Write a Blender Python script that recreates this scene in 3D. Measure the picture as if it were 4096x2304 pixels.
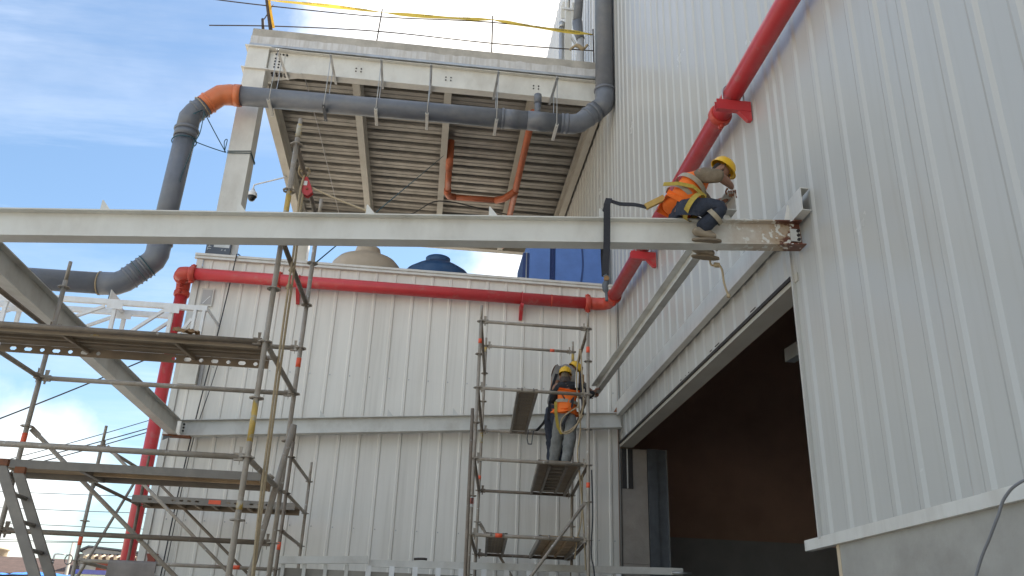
import bpy, bmesh, math, random
from mathutils import Vector, Matrix, noise
random.seed(7)
R = math.radians
scene = bpy.context.scene
COL = scene.collection
for o in list(bpy.data.objects):
    bpy.data.objects.remove(o)

# ------------------------------------------------------------------ camera
cam_d = bpy.data.cameras.new('camera')
cam_d.sensor_width = 36.0
cam_d.lens = 29.66
cam_d.clip_start = 0.05
cam_d.clip_end = 5000
cam = bpy.data.objects.new('camera', cam_d)
COL.objects.link(cam)
cx = Vector((0.99312, -0.11195, 0.03428)); cy = -Vector((0.07543, 0.38778, -0.91866)); cz = -Vector((0.08955, 0.91493, 0.39356))
cam.matrix_world = Matrix(((cx.x, cy.x, cz.x, 0), (cx.y, cy.y, cz.y, 0), (cx.z, cy.z, cz.z, 1.6), (0, 0, 0, 1)))
scene.camera = cam
scene.render.resolution_x = 1024
scene.render.resolution_y = 576

# ------------------------------------------------------------------ sun and sky
SUN_EL, SUN_AZ = R(50), math.atan2(0.90, 0.42)          # azimuth measured from +Y towards +X: behind the warehouse
sd = Vector((math.cos(SUN_EL) * math.sin(SUN_AZ), math.cos(SUN_EL) * math.cos(SUN_AZ), math.sin(SUN_EL)))
sl = bpy.data.lights.new('sun', 'SUN'); sl.energy = 3.2; sl.angle = R(0.6); sl.color = (1.0, 0.95, 0.87)
sun = bpy.data.objects.new('sun', sl); COL.objects.link(sun)
sun.rotation_euler = (-sd).to_track_quat('-Z', 'Y').to_euler(); sun.location = (30, 20, 60)

world = bpy.data.worlds.new('World'); scene.world = world; world.use_nodes = True
wn = world.node_tree.nodes; wl = world.node_tree.links; wn.clear()
def wnode(t, **k):
    n = wn.new(t)
    for a, b in k.items(): setattr(n, a, b)
    return n
wout = wnode('ShaderNodeOutputWorld'); wbg = wnode('ShaderNodeBackground'); wbg.inputs['Strength'].default_value = 0.072
sky = wnode('ShaderNodeTexSky', sky_type='NISHITA', sun_disc=False, sun_elevation=SUN_EL, sun_rotation=SUN_AZ)
sky.air_density = 1.2; sky.dust_density = 1.2; sky.ozone_density = 1.5
tc = wnode('ShaderNodeTexCoord')
sep = wnode('ShaderNodeSeparateXYZ'); wl.new(tc.outputs['Generated'], sep.inputs[0])
def wmath(op, a, b=None, clamp=False):
    n = wnode('ShaderNodeMath', operation=op); n.use_clamp = clamp
    for i, v in enumerate((a, b)):
        if v is None: continue
        if hasattr(v, 'links'): wl.new(v, n.inputs[i])
        else: n.inputs[i].default_value = v
    return n.outputs[0]
zc = wmath('MAXIMUM', sep.outputs['Z'], 0.0)
den = wmath('ADD', zc, 0.12)
px = wmath('DIVIDE', sep.outputs['X'], den); py = wmath('DIVIDE', sep.outputs['Y'], den)
comb = wnode('ShaderNodeCombineXYZ'); wl.new(px, comb.inputs[0]); wl.new(py, comb.inputs[1])
def wnoise(scale, detail, rough, vec, dist=0.0):
    n = wnode('ShaderNodeTexNoise'); n.inputs['Scale'].default_value = scale; n.inputs['Detail'].default_value = detail
    n.inputs['Roughness'].default_value = rough; n.inputs['Distortion'].default_value = dist
    wl.new(vec, n.inputs['Vector']); return n.outputs['Fac']
mp = wnode('ShaderNodeMapping'); mp.inputs['Rotation'].default_value = (0, 0, R(-35)); mp.inputs['Scale'].default_value = (0.55, 1.9, 1)
wl.new(comb.outputs[0], mp.inputs['Vector'])
cirrus = wnoise(1.5, 9, 0.62, mp.outputs[0], 0.6)
cumul = wnoise(4.2, 10, 0.55, tc.outputs['Generated'], 0.25)
def bump(dirv, power, gain):
    n = wnode('ShaderNodeVectorMath', operation='DOT_PRODUCT'); wl.new(tc.outputs['Generated'], n.inputs[0]); n.inputs[1].default_value = Vector(dirv).normalized()
    return wmath('MULTIPLY', wmath('POWER', wmath('MAXIMUM', n.outputs['Value'], 0.0), power), gain)
# real cloud banks: one above and behind the platform, one low over the houses
bank = wmath('ADD', bump((0.17, 0.76, 0.66), 30, 0.50), bump((-0.44, 0.88, 0.16), 70, 0.34))
# and the clear blue gap between them at the left
bank = wmath('SUBTRACT', bank, bump((-0.42, 0.80, 0.42), 14, 0.42))
bank = wmath('SUBTRACT', bank, bump((-0.30, 0.95, 0.06), 260, 0.16))
c_cu = wmath('MULTIPLY', wmath('SUBTRACT', wmath('ADD', cumul, bank), 0.44), 3.0, True)
c_ci = wmath('MULTIPLY', wmath('SUBTRACT', cirrus, 0.46), 1.5, True)
c_ci = wmath('MULTIPLY', c_ci, 0.40)
cover = wmath('MAXIMUM', c_cu, c_ci, True)
shade = wnoise(5.5, 5, 0.5, tc.outputs['Generated'], 0.1)
ramp = wnode('ShaderNodeMapRange'); ramp.inputs['From Min'].default_value = 0.35; ramp.inputs['From Max'].default_value = 0.62
ramp.inputs['To Min'].default_value = 5.2; ramp.inputs['To Max'].default_value = 13.8; wl.new(shade, ramp.inputs['Value'])
# clouds facing the sun are brighter than back-lit ones, and haze dims them towards the horizon
sdot = wnode('ShaderNodeVectorMath', operation='DOT_PRODUCT'); wl.new(tc.outputs['Generated'], sdot.inputs[0]); sdot.inputs[1].default_value = Vector((sd.x, sd.y, 0)).normalized()
lit = wmath('SUBTRACT', 0.98, wmath('MULTIPLY', sdot.outputs['Value'], 0.28))
hz = wnode('ShaderNodeMapRange'); hz.inputs['From Min'].default_value = 0.0; hz.inputs['From Max'].default_value = 0.40; hz.inputs['To Min'].default_value = 0.60; hz.inputs['To Max'].default_value = 1.0; wl.new(sep.outputs['Z'], hz.inputs['Value'])
lum = wmath('MULTIPLY', wmath('MULTIPLY', ramp.outputs[0], lit), hz.outputs[0])
ccol = wnode('ShaderNodeMix', data_type='RGBA', blend_type='MULTIPLY'); ccol.inputs['Factor'].default_value = 1
ccol.inputs[6].default_value = (1.0, 0.957, 0.893, 1); wl.new(lum, ccol.inputs[7])
skt = wnode('ShaderNodeMix', data_type='RGBA', blend_type='MULTIPLY'); skt.inputs['Factor'].default_value = 1; skt.inputs[7].default_value = (0.83, 0.92, 0.95, 1); wl.new(sky.outputs[0], skt.inputs[6])
wmix = wnode('ShaderNodeMix', data_type='RGBA'); wl.new(cover, wmix.inputs['Factor']); wl.new(skt.outputs[2], wmix.inputs[6]); wl.new(ccol.outputs[2], wmix.inputs[7])
wl.new(wmix.outputs[2], wbg.inputs['Color']); wl.new(wbg.outputs[0], wout.inputs['Surface'])

vs = scene.view_settings
vs.view_transform = 'Standard'; vs.look = 'None'; vs.exposure = 1.80; vs.gamma = 1.0; vs.use_curve_mapping = False

# ------------------------------------------------------------------ materials
MATS = {}
def mat(name, col, rough=0.5, metal=0.0, var=0.12, scale=6.0, bump=0.0, bscale=40.0, dirt=None, dirt_amt=0.0, dscale=(3, 3, 3), spec=0.5, rand=0.0, alt=None, alt_thr=0.55, alt_scale=9.0, trans=0.0, rvar=0.08, transl=0.0, streak=0.0):
    m = bpy.data.materials.new(name); m.use_nodes = True
    nt = m.node_tree; N = nt.nodes; L = nt.links; b = N['Principled BSDF']
    geo = N.new('ShaderNodeNewGeometry')
    def nz(sc, det=5, ro=0.6, vec=None):
        n = N.new('ShaderNodeTexNoise'); n.inputs['Scale'].default_value = sc; n.inputs['Detail'].default_value = det; n.inputs['Roughness'].default_value = ro
        L.new(vec or geo.outputs['Position'], n.inputs['Vector']); return n.outputs['Fac']
    def rng(src, a, c, lo, hi):
        r = N.new('ShaderNodeMapRange'); r.inputs['From Min'].default_value = a; r.inputs['From Max'].default_value = c
        r.inputs['To Min'].default_value = lo; r.inputs['To Max'].default_value = hi; L.new(src, r.inputs['Value']); return r.outputs[0]
    def mix(fac, a, c, mode='MIX'):
        x = N.new('ShaderNodeMix'); x.data_type = 'RGBA'; x.blend_type = mode
        for s, v in ((x.inputs['Factor'], fac), (x.inputs[6], a), (x.inputs[7], c)):
            if hasattr(v, 'links'): L.new(v, s)
            elif isinstance(v, (int, float)): s.default_value = v
            else: s.default_value = (*v, 1)
        return x.outputs[2]
    v = rng(nz(scale), 0.3, 0.7, 1 - var, 1 + var)
    c = mix(1.0, col, v, 'MULTIPLY')
    if alt:
        c = mix(rng(nz(alt_scale, 7, 0.65), alt_thr - 0.03, alt_thr + 0.05, 0, 1), c, alt)
    if dirt:
        mpn = N.new('ShaderNodeMapping'); mpn.inputs['Scale'].default_value = dscale; L.new(geo.outputs['Position'], mpn.inputs['Vector'])
        c = mix(rng(nz(1.0, 6, 0.65, mpn.outputs[0]), 0.45, 0.72, 0, dirt_amt), c, dirt)
    if streak:
        mps = N.new('ShaderNodeMapping'); mps.inputs['Scale'].default_value = (13, 13, 0.35); L.new(geo.outputs['Position'], mps.inputs['Vector'])
        c = mix(rng(nz(1.0, 5, 0.6, mps.outputs[0]), 0.50, 0.80, 0, streak), c, (0.36, 0.32, 0.26))
    if rand:
        oi = N.new('ShaderNodeObjectInfo'); c = mix(1.0, c, rng(oi.outputs['Random'], 0, 1, 1 - rand, 1 + rand), 'MULTIPLY')
    L.new(c, b.inputs['Base Color'])
    L.new(rng(nz(scale * 2.3), 0.3, 0.7, max(rough - rvar, 0.02), min(rough + rvar, 1)), b.inputs['Roughness'])
    b.inputs['Metallic'].default_value = metal
    b.inputs['Specular IOR Level'].default_value = spec
    if trans: b.inputs['Transmission Weight'].default_value = trans
    if bump:
        bp = N.new('ShaderNodeBump'); bp.inputs['Strength'].default_value = bump; bp.inputs['Distance'].default_value = 0.02
        L.new(nz(bscale, 4, 0.6), bp.inputs['Height']); L.new(bp.outputs[0], b.inputs['Normal'])
    if transl:
        tb_ = N.new('ShaderNodeBsdfTranslucent'); L.new(c, tb_.inputs['Color']); ms = N.new('ShaderNodeMixShader'); ms.inputs[0].default_value = transl
        L.new(b.outputs[0], ms.inputs[1]); L.new(tb_.outputs[0], ms.inputs[2]); L.new(ms.outputs[0], N['Material Output'].inputs['Surface'])
    MATS[name] = m
    return m
M = MATS
mat('panel', (0.485, 0.475, 0.44), 0.27, streak=0.22, bump=0.03, bscale=0.9, var=0.015, scale=0.5, rvar=0.004, dirt=(0.43, 0.39, 0.33), dirt_amt=0.10, dscale=(1.6, 1.6, 0.16), rand=0.02)
mat('panel_annex', (0.76, 0.725, 0.655), 0.40, streak=0.25, bump=0.03, bscale=0.9, rvar=0.01, var=0.02, scale=0.6, dirt=(0.48, 0.43, 0.36), dirt_amt=0.30, dscale=(2.6, 2.6, 0.2), rand=0.015)
mat('trim', (0.64, 0.62, 0.565), 0.4, var=0.05, scale=3, dirt=(0.36, 0.31, 0.25), dirt_amt=0.35, dscale=(5, 5, 1))
mat('cream', (0.70, 0.68, 0.615), 0.42, var=0.05, scale=2.5, alt=(0.40, 0.34, 0.27), alt_thr=0.71, alt_scale=22, dirt=(0.38, 0.33, 0.26), dirt_amt=0.35, dscale=(2.5, 2.5, 1.2), bump=0.05, bscale=30)
mat('cream_dusty', (0.50, 0.47, 0.40), 0.55, var=0.08, scale=4, dirt=(0.30, 0.25, 0.19), dirt_amt=0.5, dscale=(2, 2, 2))
mat('primer', (0.60, 0.585, 0.535), 0.5, var=0.06, scale=3, alt=(0.34, 0.29, 0.23), alt_thr=0.72, alt_scale=20, dirt=(0.30, 0.25, 0.19), dirt_amt=0.45, dscale=(3, 3, 2))
mat('white_steel', (0.74, 0.74, 0.73), 0.4, var=0.04, scale=3, dirt=(0.42, 0.36, 0.28), dirt_amt=0.3, dscale=(5, 5, 3))
mat('concrete', (0.46, 0.425, 0.365), 0.85, var=0.14, scale=3.5, dirt=(0.20, 0.18, 0.15), dirt_amt=0.5, dscale=(1.5, 1.5, 1.0), bump=0.35, bscale=25)
mat('plaster', (0.36, 0.34, 0.30), 0.85, var=0.12, scale=2.2, dirt=(0.22, 0.20, 0.17), dirt_amt=0.6, dscale=(1.2, 1.2, 1.6), bump=0.25, bscale=18)
mat('galv', (0.46, 0.47, 0.47), 0.42, metal=0.75, var=0.12, scale=5, dirt=(0.33, 0.28, 0.21), dirt_amt=0.45, dscale=(3, 3, 3))
mat('galv_edge', (0.60, 0.585, 0.56), 0.6, metal=0.0, var=0.12, scale=4, dirt=(0.42, 0.38, 0.32), dirt_amt=0.8, dscale=(13, 13, 0.8))
mat('deck_metal', (0.245, 0.228, 0.20), 0.42, metal=0.45, var=0.22, scale=2.2, dirt=(0.20, 0.175, 0.145), dirt_amt=0.65, dscale=(0.8, 3, 3))
mat('pvc_grey', (0.135, 0.145, 0.165), 0.42, var=0.10, scale=4, dirt=(0.27, 0.26, 0.24), dirt_amt=0.35, dscale=(2, 4, 2))
mat('pvc_orange', (0.62, 0.165, 0.055), 0.38, var=0.06, scale=4, dirt=(0.40, 0.17, 0.09), dirt_amt=0.4, dscale=(3, 3, 3))
mat('pvc_orange_dusty', (0.47, 0.125, 0.05), 0.5, var=0.10, scale=4, dirt=(0.26, 0.11, 0.07), dirt_amt=0.5, dscale=(3, 3, 3))
mat('red_paint', (0.54, 0.042, 0.048), 0.38, var=0.08, scale=3, alt=(0.50, 0.10, 0.09), alt_thr=0.60, alt_scale=4.5, dirt=(0.46, 0.06, 0.055), dirt_amt=0.35, dscale=(2.5, 2.5, 2.5))
mat('red_cast', (0.50, 0.060, 0.035), 0.42, var=0.08, scale=8)
mat('scaf', (0.335, 0.29, 0.235), 0.55, metal=0.15, var=0.16, scale=9, dirt=(0.26, 0.20, 0.13), dirt_amt=0.65, dscale=(7, 7, 5), alt=(0.62, 0.60, 0.56), alt_thr=0.64, alt_scale=16, bump=0.25, bscale=70)
mat('scaf_dark', (0.20, 0.158, 0.115), 0.6, metal=0.2, var=0.2, scale=8, dirt=(0.13, 0.10, 0.075), dirt_amt=0.6, dscale=(6, 6, 6), alt=(0.5, 0.48, 0.44), alt_thr=0.67, alt_scale=14, bump=0.25, bscale=70)
mat('scaf_yellow', (0.50, 0.33, 0.075), 0.5, var=0.12, scale=8, alt=(0.40, 0.36, 0.28), alt_thr=0.52, alt_scale=10, bump=0.2, bscale=60)
mat('steel_plank', (0.29, 0.225, 0.155), 0.65, metal=0.1, var=0.16, scale=6, dirt=(0.17, 0.135, 0.10), dirt_amt=0.6, dscale=(2, 5, 5))
mat('alu', (0.215, 0.190, 0.160), 0.55, metal=0.12, var=0.10, scale=6, dirt=(0.32, 0.28, 0.22), dirt_amt=0.5, dscale=(3, 3, 3))
mat('ply', (0.46, 0.33, 0.20), 0.75, var=0.18, scale=5, dirt=(0.17, 0.11, 0.065), dirt_amt=0.6, dscale=(2, 6, 6))
mat('tape_orange', (0.80, 0.115, 0.045), 0.5, var=0.05)
mat('rust', (0.23, 0.085, 0.035), 0.8, var=0.25, scale=12, dirt=(0.10, 0.045, 0.03), dirt_amt=0.7, dscale=(8, 8, 8))
mat('bolt', (0.035, 0.03, 0.028), 0.6, metal=0.3)
mat('rebar', (0.085, 0.065, 0.055), 0.7, metal=0.3, var=0.2)
mat('caution', (0.85, 0.60, 0.10), 0.45, var=0.08, transl=0.55)
mat('caution_ink', (0.055, 0.035, 0.02), 0.6)
mat('blue_tarp', (0.10, 0.20, 0.50), 0.5, var=0.10, scale=3, bump=0.25, bscale=6)
mat('blue_dark', (0.02, 0.045, 0.16), 0.55, var=0.15)
mat('tank_beige', (0.49, 0.40, 0.30), 0.5, var=0.06)
mat('tank_blue', (0.018, 0.075, 0.19), 0.42, var=0.12, scale=3, dirt=(0.16, 0.19, 0.22), dirt_amt=0.3)
mat('sign_grey', (0.085, 0.10, 0.125), 0.5, var=0.05)
mat('sign_pale', (0.55, 0.57, 0.56), 0.5)
mat('dark_steel', (0.10, 0.108, 0.118), 0.5, metal=0.1, var=0.2, scale=6, dirt=(0.07, 0.075, 0.08), dirt_amt=0.5, dscale=(8, 8, 0.8))
mat('interior', (0.58, 0.38, 0.28), 0.9, var=0.12, scale=0.8)
mat('block_int', (0.42, 0.41, 0.40), 0.9, var=0.1, scale=2)
mat('block', (0.34, 0.30, 0.26), 0.9, var=0.12, scale=4, bump=0.3, bscale=30)
mat('mortar', (0.24, 0.21, 0.18), 0.95, var=0.1)
mat('ground', (0.48, 0.425, 0.35), 0.95, var=0.15, scale=0.6, bump=0.3, bscale=5)
mat('roofing', (0.30, 0.28, 0.26), 0.8, var=0.1)
mat('rope', (0.40, 0.31, 0.19), 0.85, var=0.15, scale=40)
mat('rope_teal', (0.035, 0.09, 0.105), 0.8, var=0.1)
mat('cable', (0.035, 0.035, 0.038), 0.6)
mat('conduit', (0.20, 0.20, 0.21), 0.5)
mat('webbing', (0.030, 0.030, 0.035), 0.8, var=0.15, scale=30)
mat('webbing_yellow', (0.42, 0.30, 0.045), 0.75, var=0.15, scale=25)
mat('shock_pack', (0.50, 0.33, 0.10), 0.8, var=0.12, scale=20)
mat('skin', (0.27, 0.135, 0.082), 0.6, var=0.08, scale=20)
mat('helmet', (0.74, 0.43, 0.012), 0.33, var=0.04)
mat('vest', (0.86, 0.165, 0.012), 0.75, var=0.08, scale=14, bump=0.3, bscale=25)
mat('reflective', (0.33, 0.275, 0.19), 0.45, var=0.1, scale=30)
mat('shirt_brown', (0.165, 0.125, 0.080), 0.9, var=0.18, scale=16, bump=0.5, bscale=22)
mat('shirt_black', (0.020, 0.020, 0.022), 0.9, var=0.2, scale=14, bump=0.5, bscale=22)
mat('shirt_grey', (0.20, 0.185, 0.165), 0.9, var=0.12, scale=14, bump=0.5, bscale=22)
mat('trousers_navy', (0.030, 0.036, 0.052), 0.9, var=0.25, scale=14, bump=0.6, bscale=20)
mat('jeans', (0.22, 0.225, 0.215), 0.9, var=0.28, scale=9, bump=0.6, bscale=20)
mat('boot', (0.30, 0.24, 0.17), 0.8, var=0.2, scale=15)
mat('boot_sole', (0.20, 0.155, 0.105), 0.85, var=0.2)
mat('glove', (0.055, 0.045, 0.04), 0.85)
mat('leather', (0.27, 0.15, 0.06), 0.75, var=0.15)
mat('leather_dark', (0.075, 0.055, 0.045), 0.9, var=0.2, scale=18, bump=0.4, bscale=25)
mat('hair', (0.02, 0.015, 0.012), 0.8)
mat('cloth_grey', (0.24, 0.21, 0.185), 0.9, var=0.10, scale=8, bump=0.3, bscale=40)
mat('cctv_white', (0.78, 0.79, 0.80), 0.3)
mat('cctv_glass', (0.012, 0.013, 0.016), 0.08)
mat('pulley_red', (0.52, 0.055, 0.055), 0.45, var=0.1, scale=20)
mat('paper', (0.72, 0.71, 0.68), 0.7)
mat('roof_tile', (0.085, 0.052, 0.04), 0.85, var=0.25, scale=3)
mat('house_wall', (0.42, 0.41, 0.39), 0.85, var=0.1, scale=1)
mat('house_cream', (0.55, 0.44, 0.30), 0.85, var=0.1, scale=1)
mat('house_red', (0.27, 0.075, 0.05), 0.85, var=0.1)
mat('house_yellow', (0.52, 0.54, 0.36), 0.8, var=0.06)
mat('house_dark', (0.04, 0.036, 0.034), 0.9)
mat('violet', (0.11, 0.12, 0.34), 0.7)
mat('glass_dark', (0.03, 0.035, 0.04), 0.1)
mat('tarp_bright', (0.05, 0.20, 0.60), 0.45, var=0.15, scale=2)

# beam paint with a rust stain that grows from the unpainted joint at the wall end
def rusty_beam():
    m = mat('cream_rust', (0.70, 0.68, 0.615), 0.42, var=0.05, scale=2.5, dirt=(0.38, 0.33, 0.26), dirt_amt=0.3, dscale=(2.5, 2.5, 1.2))
    N = m.node_tree.nodes; L = m.node_tree.links; b = N['Principled BSDF']
    old = b.inputs['Base Color'].links[0].from_socket
    geo = N.new('ShaderNodeNewGeometry'); sx = N.new('ShaderNodeSeparateXYZ'); L.new(geo.outputs['Position'], sx.inputs[0])
    nz = N.new('ShaderNodeTexNoise'); nz.inputs['Scale'].default_value = 7; nz.inputs['Detail'].default_value = 8; nz.inputs['Roughness'].default_value = 0.65; L.new(geo.outputs['Position'], nz.inputs['Vector'])
    def stage(a, c, amp, prev, colr, sharp=None):
        k = N.new('ShaderNodeMath'); k.operation = 'MULTIPLY_ADD'; L.new(nz.outputs['Fac'], k.inputs[0]); k.inputs[1].default_value = amp; L.new(sx.outputs['X'], k.inputs[2])
        r = N.new('ShaderNodeMapRange'); r.inputs['From Min'].default_value = a; r.inputs['From Max'].default_value = c; L.new(k.outputs[0], r.inputs['Value'])
        x = N.new('ShaderNodeMix'); x.data_type = 'RGBA'; L.new(r.outputs[0], x.inputs['Factor']); L.new(prev, x.inputs[6]); x.inputs[7].default_value = (*colr, 1); return x.outputs[2]
    c = stage(3.00, 3.85, 0.9, old, (0.36, 0.22, 0.10))
    c = stage(3.68, 3.73, 0.9, c, (0.135, 0.045, 0.025))
    n2 = N.new('ShaderNodeTexNoise'); n2.inputs['Scale'].default_value = 17; n2.inputs['Detail'].default_value = 3; L.new(geo.outputs['Position'], n2.inputs['Vector'])
    r2 = N.new('ShaderNodeMapRange'); r2.inputs['From Min'].default_value = 0.575; r2.inputs['From Max'].default_value = 0.60; L.new(n2.outputs['Fac'], r2.inputs['Value'])
    x2 = N.new('ShaderNodeMix'); x2.data_type = 'RGBA'; L.new(r2.outputs[0], x2.inputs['Factor']); L.new(c, x2.inputs[6]); L.new(old, x2.inputs[7])
    L.new(x2.outputs[2], b.inputs['Base Color'])
rusty_beam()
# drip-streaked edge form of the slab
# ------------------------------------------------------------------ mesh helpers
class MB:
    def __init__(s): s.v = []; s.f = []; s.smooth = []
    def add(s, vs, fs, smooth=False):
        o = len(s.v); s.v += [tuple(p) for p in vs]; s.f += [tuple(i + o for i in f) for f in fs]; s.smooth += [smooth] * len(fs); return s
    def box(s, x0, x1, y0, y1, z0, z1):
        x0, x1 = min(x0, x1), max(x0, x1); y0, y1 = min(y0, y1), max(y0, y1); z0, z1 = min(z0, z1), max(z0, z1)
        return s.add([(x0, y0, z0), (x1, y0, z0), (x1, y1, z0), (x0, y1, z0), (x0, y0, z1), (x1, y0, z1), (x1, y1, z1), (x0, y1, z1)],
                     [(0, 3, 2, 1), (4, 5, 6, 7), (0, 1, 5, 4), (1, 2, 6, 5), (2, 3, 7, 6), (3, 0, 4, 7)])
    def obox(s, a, b, w, h, up=(0, 0, 1)):
        """bar from a to b, width w sideways, height h along up, centred"""
        a = Vector(a); b = Vector(b); d = (b - a).normalized(); u = Vector(up); sde = d.cross(u)
        if sde.length < 1e-4: sde = d.cross(Vector((1, 0, 0)))
        sde.normalize(); u = sde.cross(d).normalized()
        P = []
        for c in (a, b):
            for i, j in ((-1, -1), (1, -1), (1, 1), (-1, 1)): P.append(c + sde * (w / 2 * i) + u * (h / 2 * j))
        return s.add(P, [(0, 1, 2, 3), (7, 6, 5, 4), (0, 4, 5, 1), (1, 5, 6, 2), (2, 6, 7, 3), (3, 7, 4, 0)])
    def sweep(s, prof, a, b, up=(0, 0, 1), cap=True):
        """closed 2-D outline (side, up) swept straight from a to b"""
        a = Vector(a); b = Vector(b); d = (b - a).normalized(); u = Vector(up); sde = d.cross(u).normalized(); u = sde.cross(d).normalized()
        n = len(prof); P = [c + sde * p[0] + u * p[1] for c in (a, b) for p in prof]
        F = [(i, (i + 1) % n, n + (i + 1) % n, n + i) for i in range(n)]
        if cap: F += [tuple(range(n))[::-1], tuple(range(n, 2 * n))]
        return s.add(P, F)
    def tube(s, pts, r, n=10, cap=True, smooth=True):
        pts = [Vector(p) for p in pts]; rs = r if isinstance(r, (list, tuple)) else [r] * len(pts)
        P = []; prev = None
        for i, p in enumerate(pts):
            if i == 0: d = pts[1] - p
            elif i == len(pts) - 1: d = p - pts[i - 1]
            else: d = (pts[i + 1] - p).normalized() + (p - pts[i - 1]).normalized()
            if d.length < 1e-9: d = Vector((0, 0, 1))
            d.normalize()
            if prev is None:
                u = d.orthogonal().normalized()
            else:
                u = prev - d * prev.dot(d)
                u = u.normalized() if u.length > 1e-6 else d.orthogonal().normalized()
            prev = u; w = d.cross(u)
            for k in range(n):
                a = 2 * math.pi * k / n; P.append(p + (u * math.cos(a) + w * math.sin(a)) * rs[i])
        F = []
        for i in range(len(pts) - 1):
            for k in range(n):
                k2 = (k + 1) % n; F.append((i * n + k, i * n + k2, (i + 1) * n + k2, (i + 1) * n + k))
        s.add(P, F, smooth)
        if cap:
            o = len(s.v) - len(P)
            s.f += [tuple(o + k for k in range(n))[::-1], tuple(o + (len(pts) - 1) * n + k for k in range(n))]; s.smooth += [False, False]
        return s
    def disc(s, c, axis, r, t, n=12):
        c = Vector(c); a = Vector(axis).normalized() * (t / 2); return s.tube([c - a, c + a], r, n, True, False)
    def lathe(s, c, prof, n=32, smooth=True):
        P = [(c[0] + r * math.cos(2 * math.pi * k / n), c[1] + r * math.sin(2 * math.pi * k / n), c[2] + z) for r, z in prof for k in range(n)]
        F = [(i * n + k, i * n + (k + 1) % n, (i + 1) * n + (k + 1) % n, (i + 1) * n + k) for i in range(len(prof) - 1) for k in range(n)]
        return s.add(P, F, smooth)
    def prism(s, poly, axis, t):
        """flat outline (list of points) given a thickness vector"""
        t = Vector(axis).normalized() * t; n = len(poly); P = [Vector(p) for p in poly] + [Vector(p) + t for p in poly]
        return s.add(P, [tuple(range(n))[::-1], tuple(range(n, 2 * n))] + [(i, (i + 1) % n, n + (i + 1) % n, n + i) for i in range(n)])
    def build(s, name, m, parent=None, origin=None):
        if parent is not None: o = ORG[parent.name]
        else:
            if origin is None:
                xs = [p[0] for p in s.v]; ys = [p[1] for p in s.v]; zs = [p[2] for p in s.v]
                origin = ((min(xs) + max(xs)) / 2, (min(ys) + max(ys)) / 2, min(zs))
            o = Vector(origin)
        me = bpy.data.meshes.new(name)
        me.from_pydata([(p[0] - o[0], p[1] - o[1], p[2] - o[2]) for p in s.v], [], s.f)
        me.polygons.foreach_set('use_smooth', s.smooth); me.update()
        return link(name, me, m, parent, o)
ORG = {}
def link(name, me, m, parent, o):
    ob = bpy.data.objects.new(name, me); COL.objects.link(ob)
    if m is not None and not me.materials: me.materials.append(MATS[m] if isinstance(m, str) else m)
    ob.parent = parent
    if parent is None: ob.location = o
    ORG[ob.name] = Vector(o)
    return ob
def fixn(ob):
    bm = bmesh.new(); bm.from_mesh(ob.data); bmesh.ops.recalc_face_normals(bm, faces=bm.faces); bm.to_mesh(ob.data); bm.free(); return ob
def tag(o, label, cat, group=None):
    o['label'] = label; o['category'] = cat
    if group: o['group'] = group
    return o
def thing(name, label, cat, loc, group=None):
    o = bpy.data.objects.new(name, None); COL.objects.link(o); o.location = loc; o.empty_display_size = 0.1
    ORG[o.name] = Vector(loc); return tag(o, label, cat, group)
def smooth_path(pts, n=8):
    pts = [Vector(p) for p in pts]; out = []
    for i in range(len(pts) - 1):
        p0 = pts[max(i - 1, 0)]; p1 = pts[i]; p2 = pts[i + 1]; p3 = pts[min(i + 2, len(pts) - 1)]
        for k in range(n):
            t = k / n; out.append(0.5 * ((2 * p1) + (p2 - p0) * t + (2 * p0 - 5 * p1 + 4 * p2 - p3) * t * t + (3 * p1 - p0 - 3 * p2 + p3) * t ** 3))
    out.append(pts[-1]); return out
def sag(a, b, s, n=16):
    a = Vector(a); b = Vector(b)
    return [a.lerp(b, i / n) - Vector((0, 0, s * 4 * (i / n) * (1 - i / n))) for i in range(n + 1)]
def band(mb, pts, w, t, side):
    """flat strap along pts, width along 'side' """
    pts = [Vector(p) for p in pts]; sd_ = Vector(side).normalized()
    for a, b in zip(pts[:-1], pts[1:]):
        n = (b - a).cross(sd_)
        if n.length < 1e-6: continue
        n.normalize(); h = sd_ * (w / 2); q = n * (t / 2)
        mb.add([a - h - q, a + h - q, a + h + q, a - h + q, b - h - q, b + h - q, b + h + q, b - h + q],
               [(0, 1, 2, 3), (7, 6, 5, 4), (0, 4, 5, 1), (1, 5, 6, 2), (2, 6, 7, 3), (3, 7, 4, 0)])
    return mb
def text_mesh(body, size, name, m, parent, origin, ax, up, extrude=0.001):
    cu = bpy.data.curves.new(name, 'FONT'); cu.body = body; cu.size = size; cu.align_x = 'CENTER'; cu.align_y = 'CENTER'; cu.extrude = extrude; cu.resolution_u = 2
    tmp = bpy.data.objects.new('tmp_text', cu); COL.objects.link(tmp)
    dg = bpy.context.evaluated_depsgraph_get(); me = bpy.data.meshes.new_from_object(tmp.evaluated_get(dg)); bpy.data.objects.remove(tmp); bpy.data.curves.remove(cu)
    ax = Vector(ax).normalized(); up = Vector(up).normalized(); nn = ax.cross(up); po = ORG[parent.name]
    for v in me.vertices:
        v.co = Vector(origin) + ax * v.co.x + up * v.co.y + nn * v.co.z - po
    me.materials.clear(); me.name = name
    return link(name, me, m, parent, po)
def ibeam_prof(w, h, tf=0.012, tw=0.009):
    a, b, c = w / 2, h / 2, tw / 2
    return [(-a, -b), (a, -b), (a, -b + tf), (c, -b + tf), (c, b - tf), (a, b - tf), (a, b), (-a, b), (-a, b - tf), (-c, b - tf), (-c, -b + tf), (-a, -b + tf)]
def hexbolts(name, pts, axis, r, t, m, parent):
    for p in pts: MB().disc(p, axis, r, t, 6).build(name, m, parent)

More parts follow.
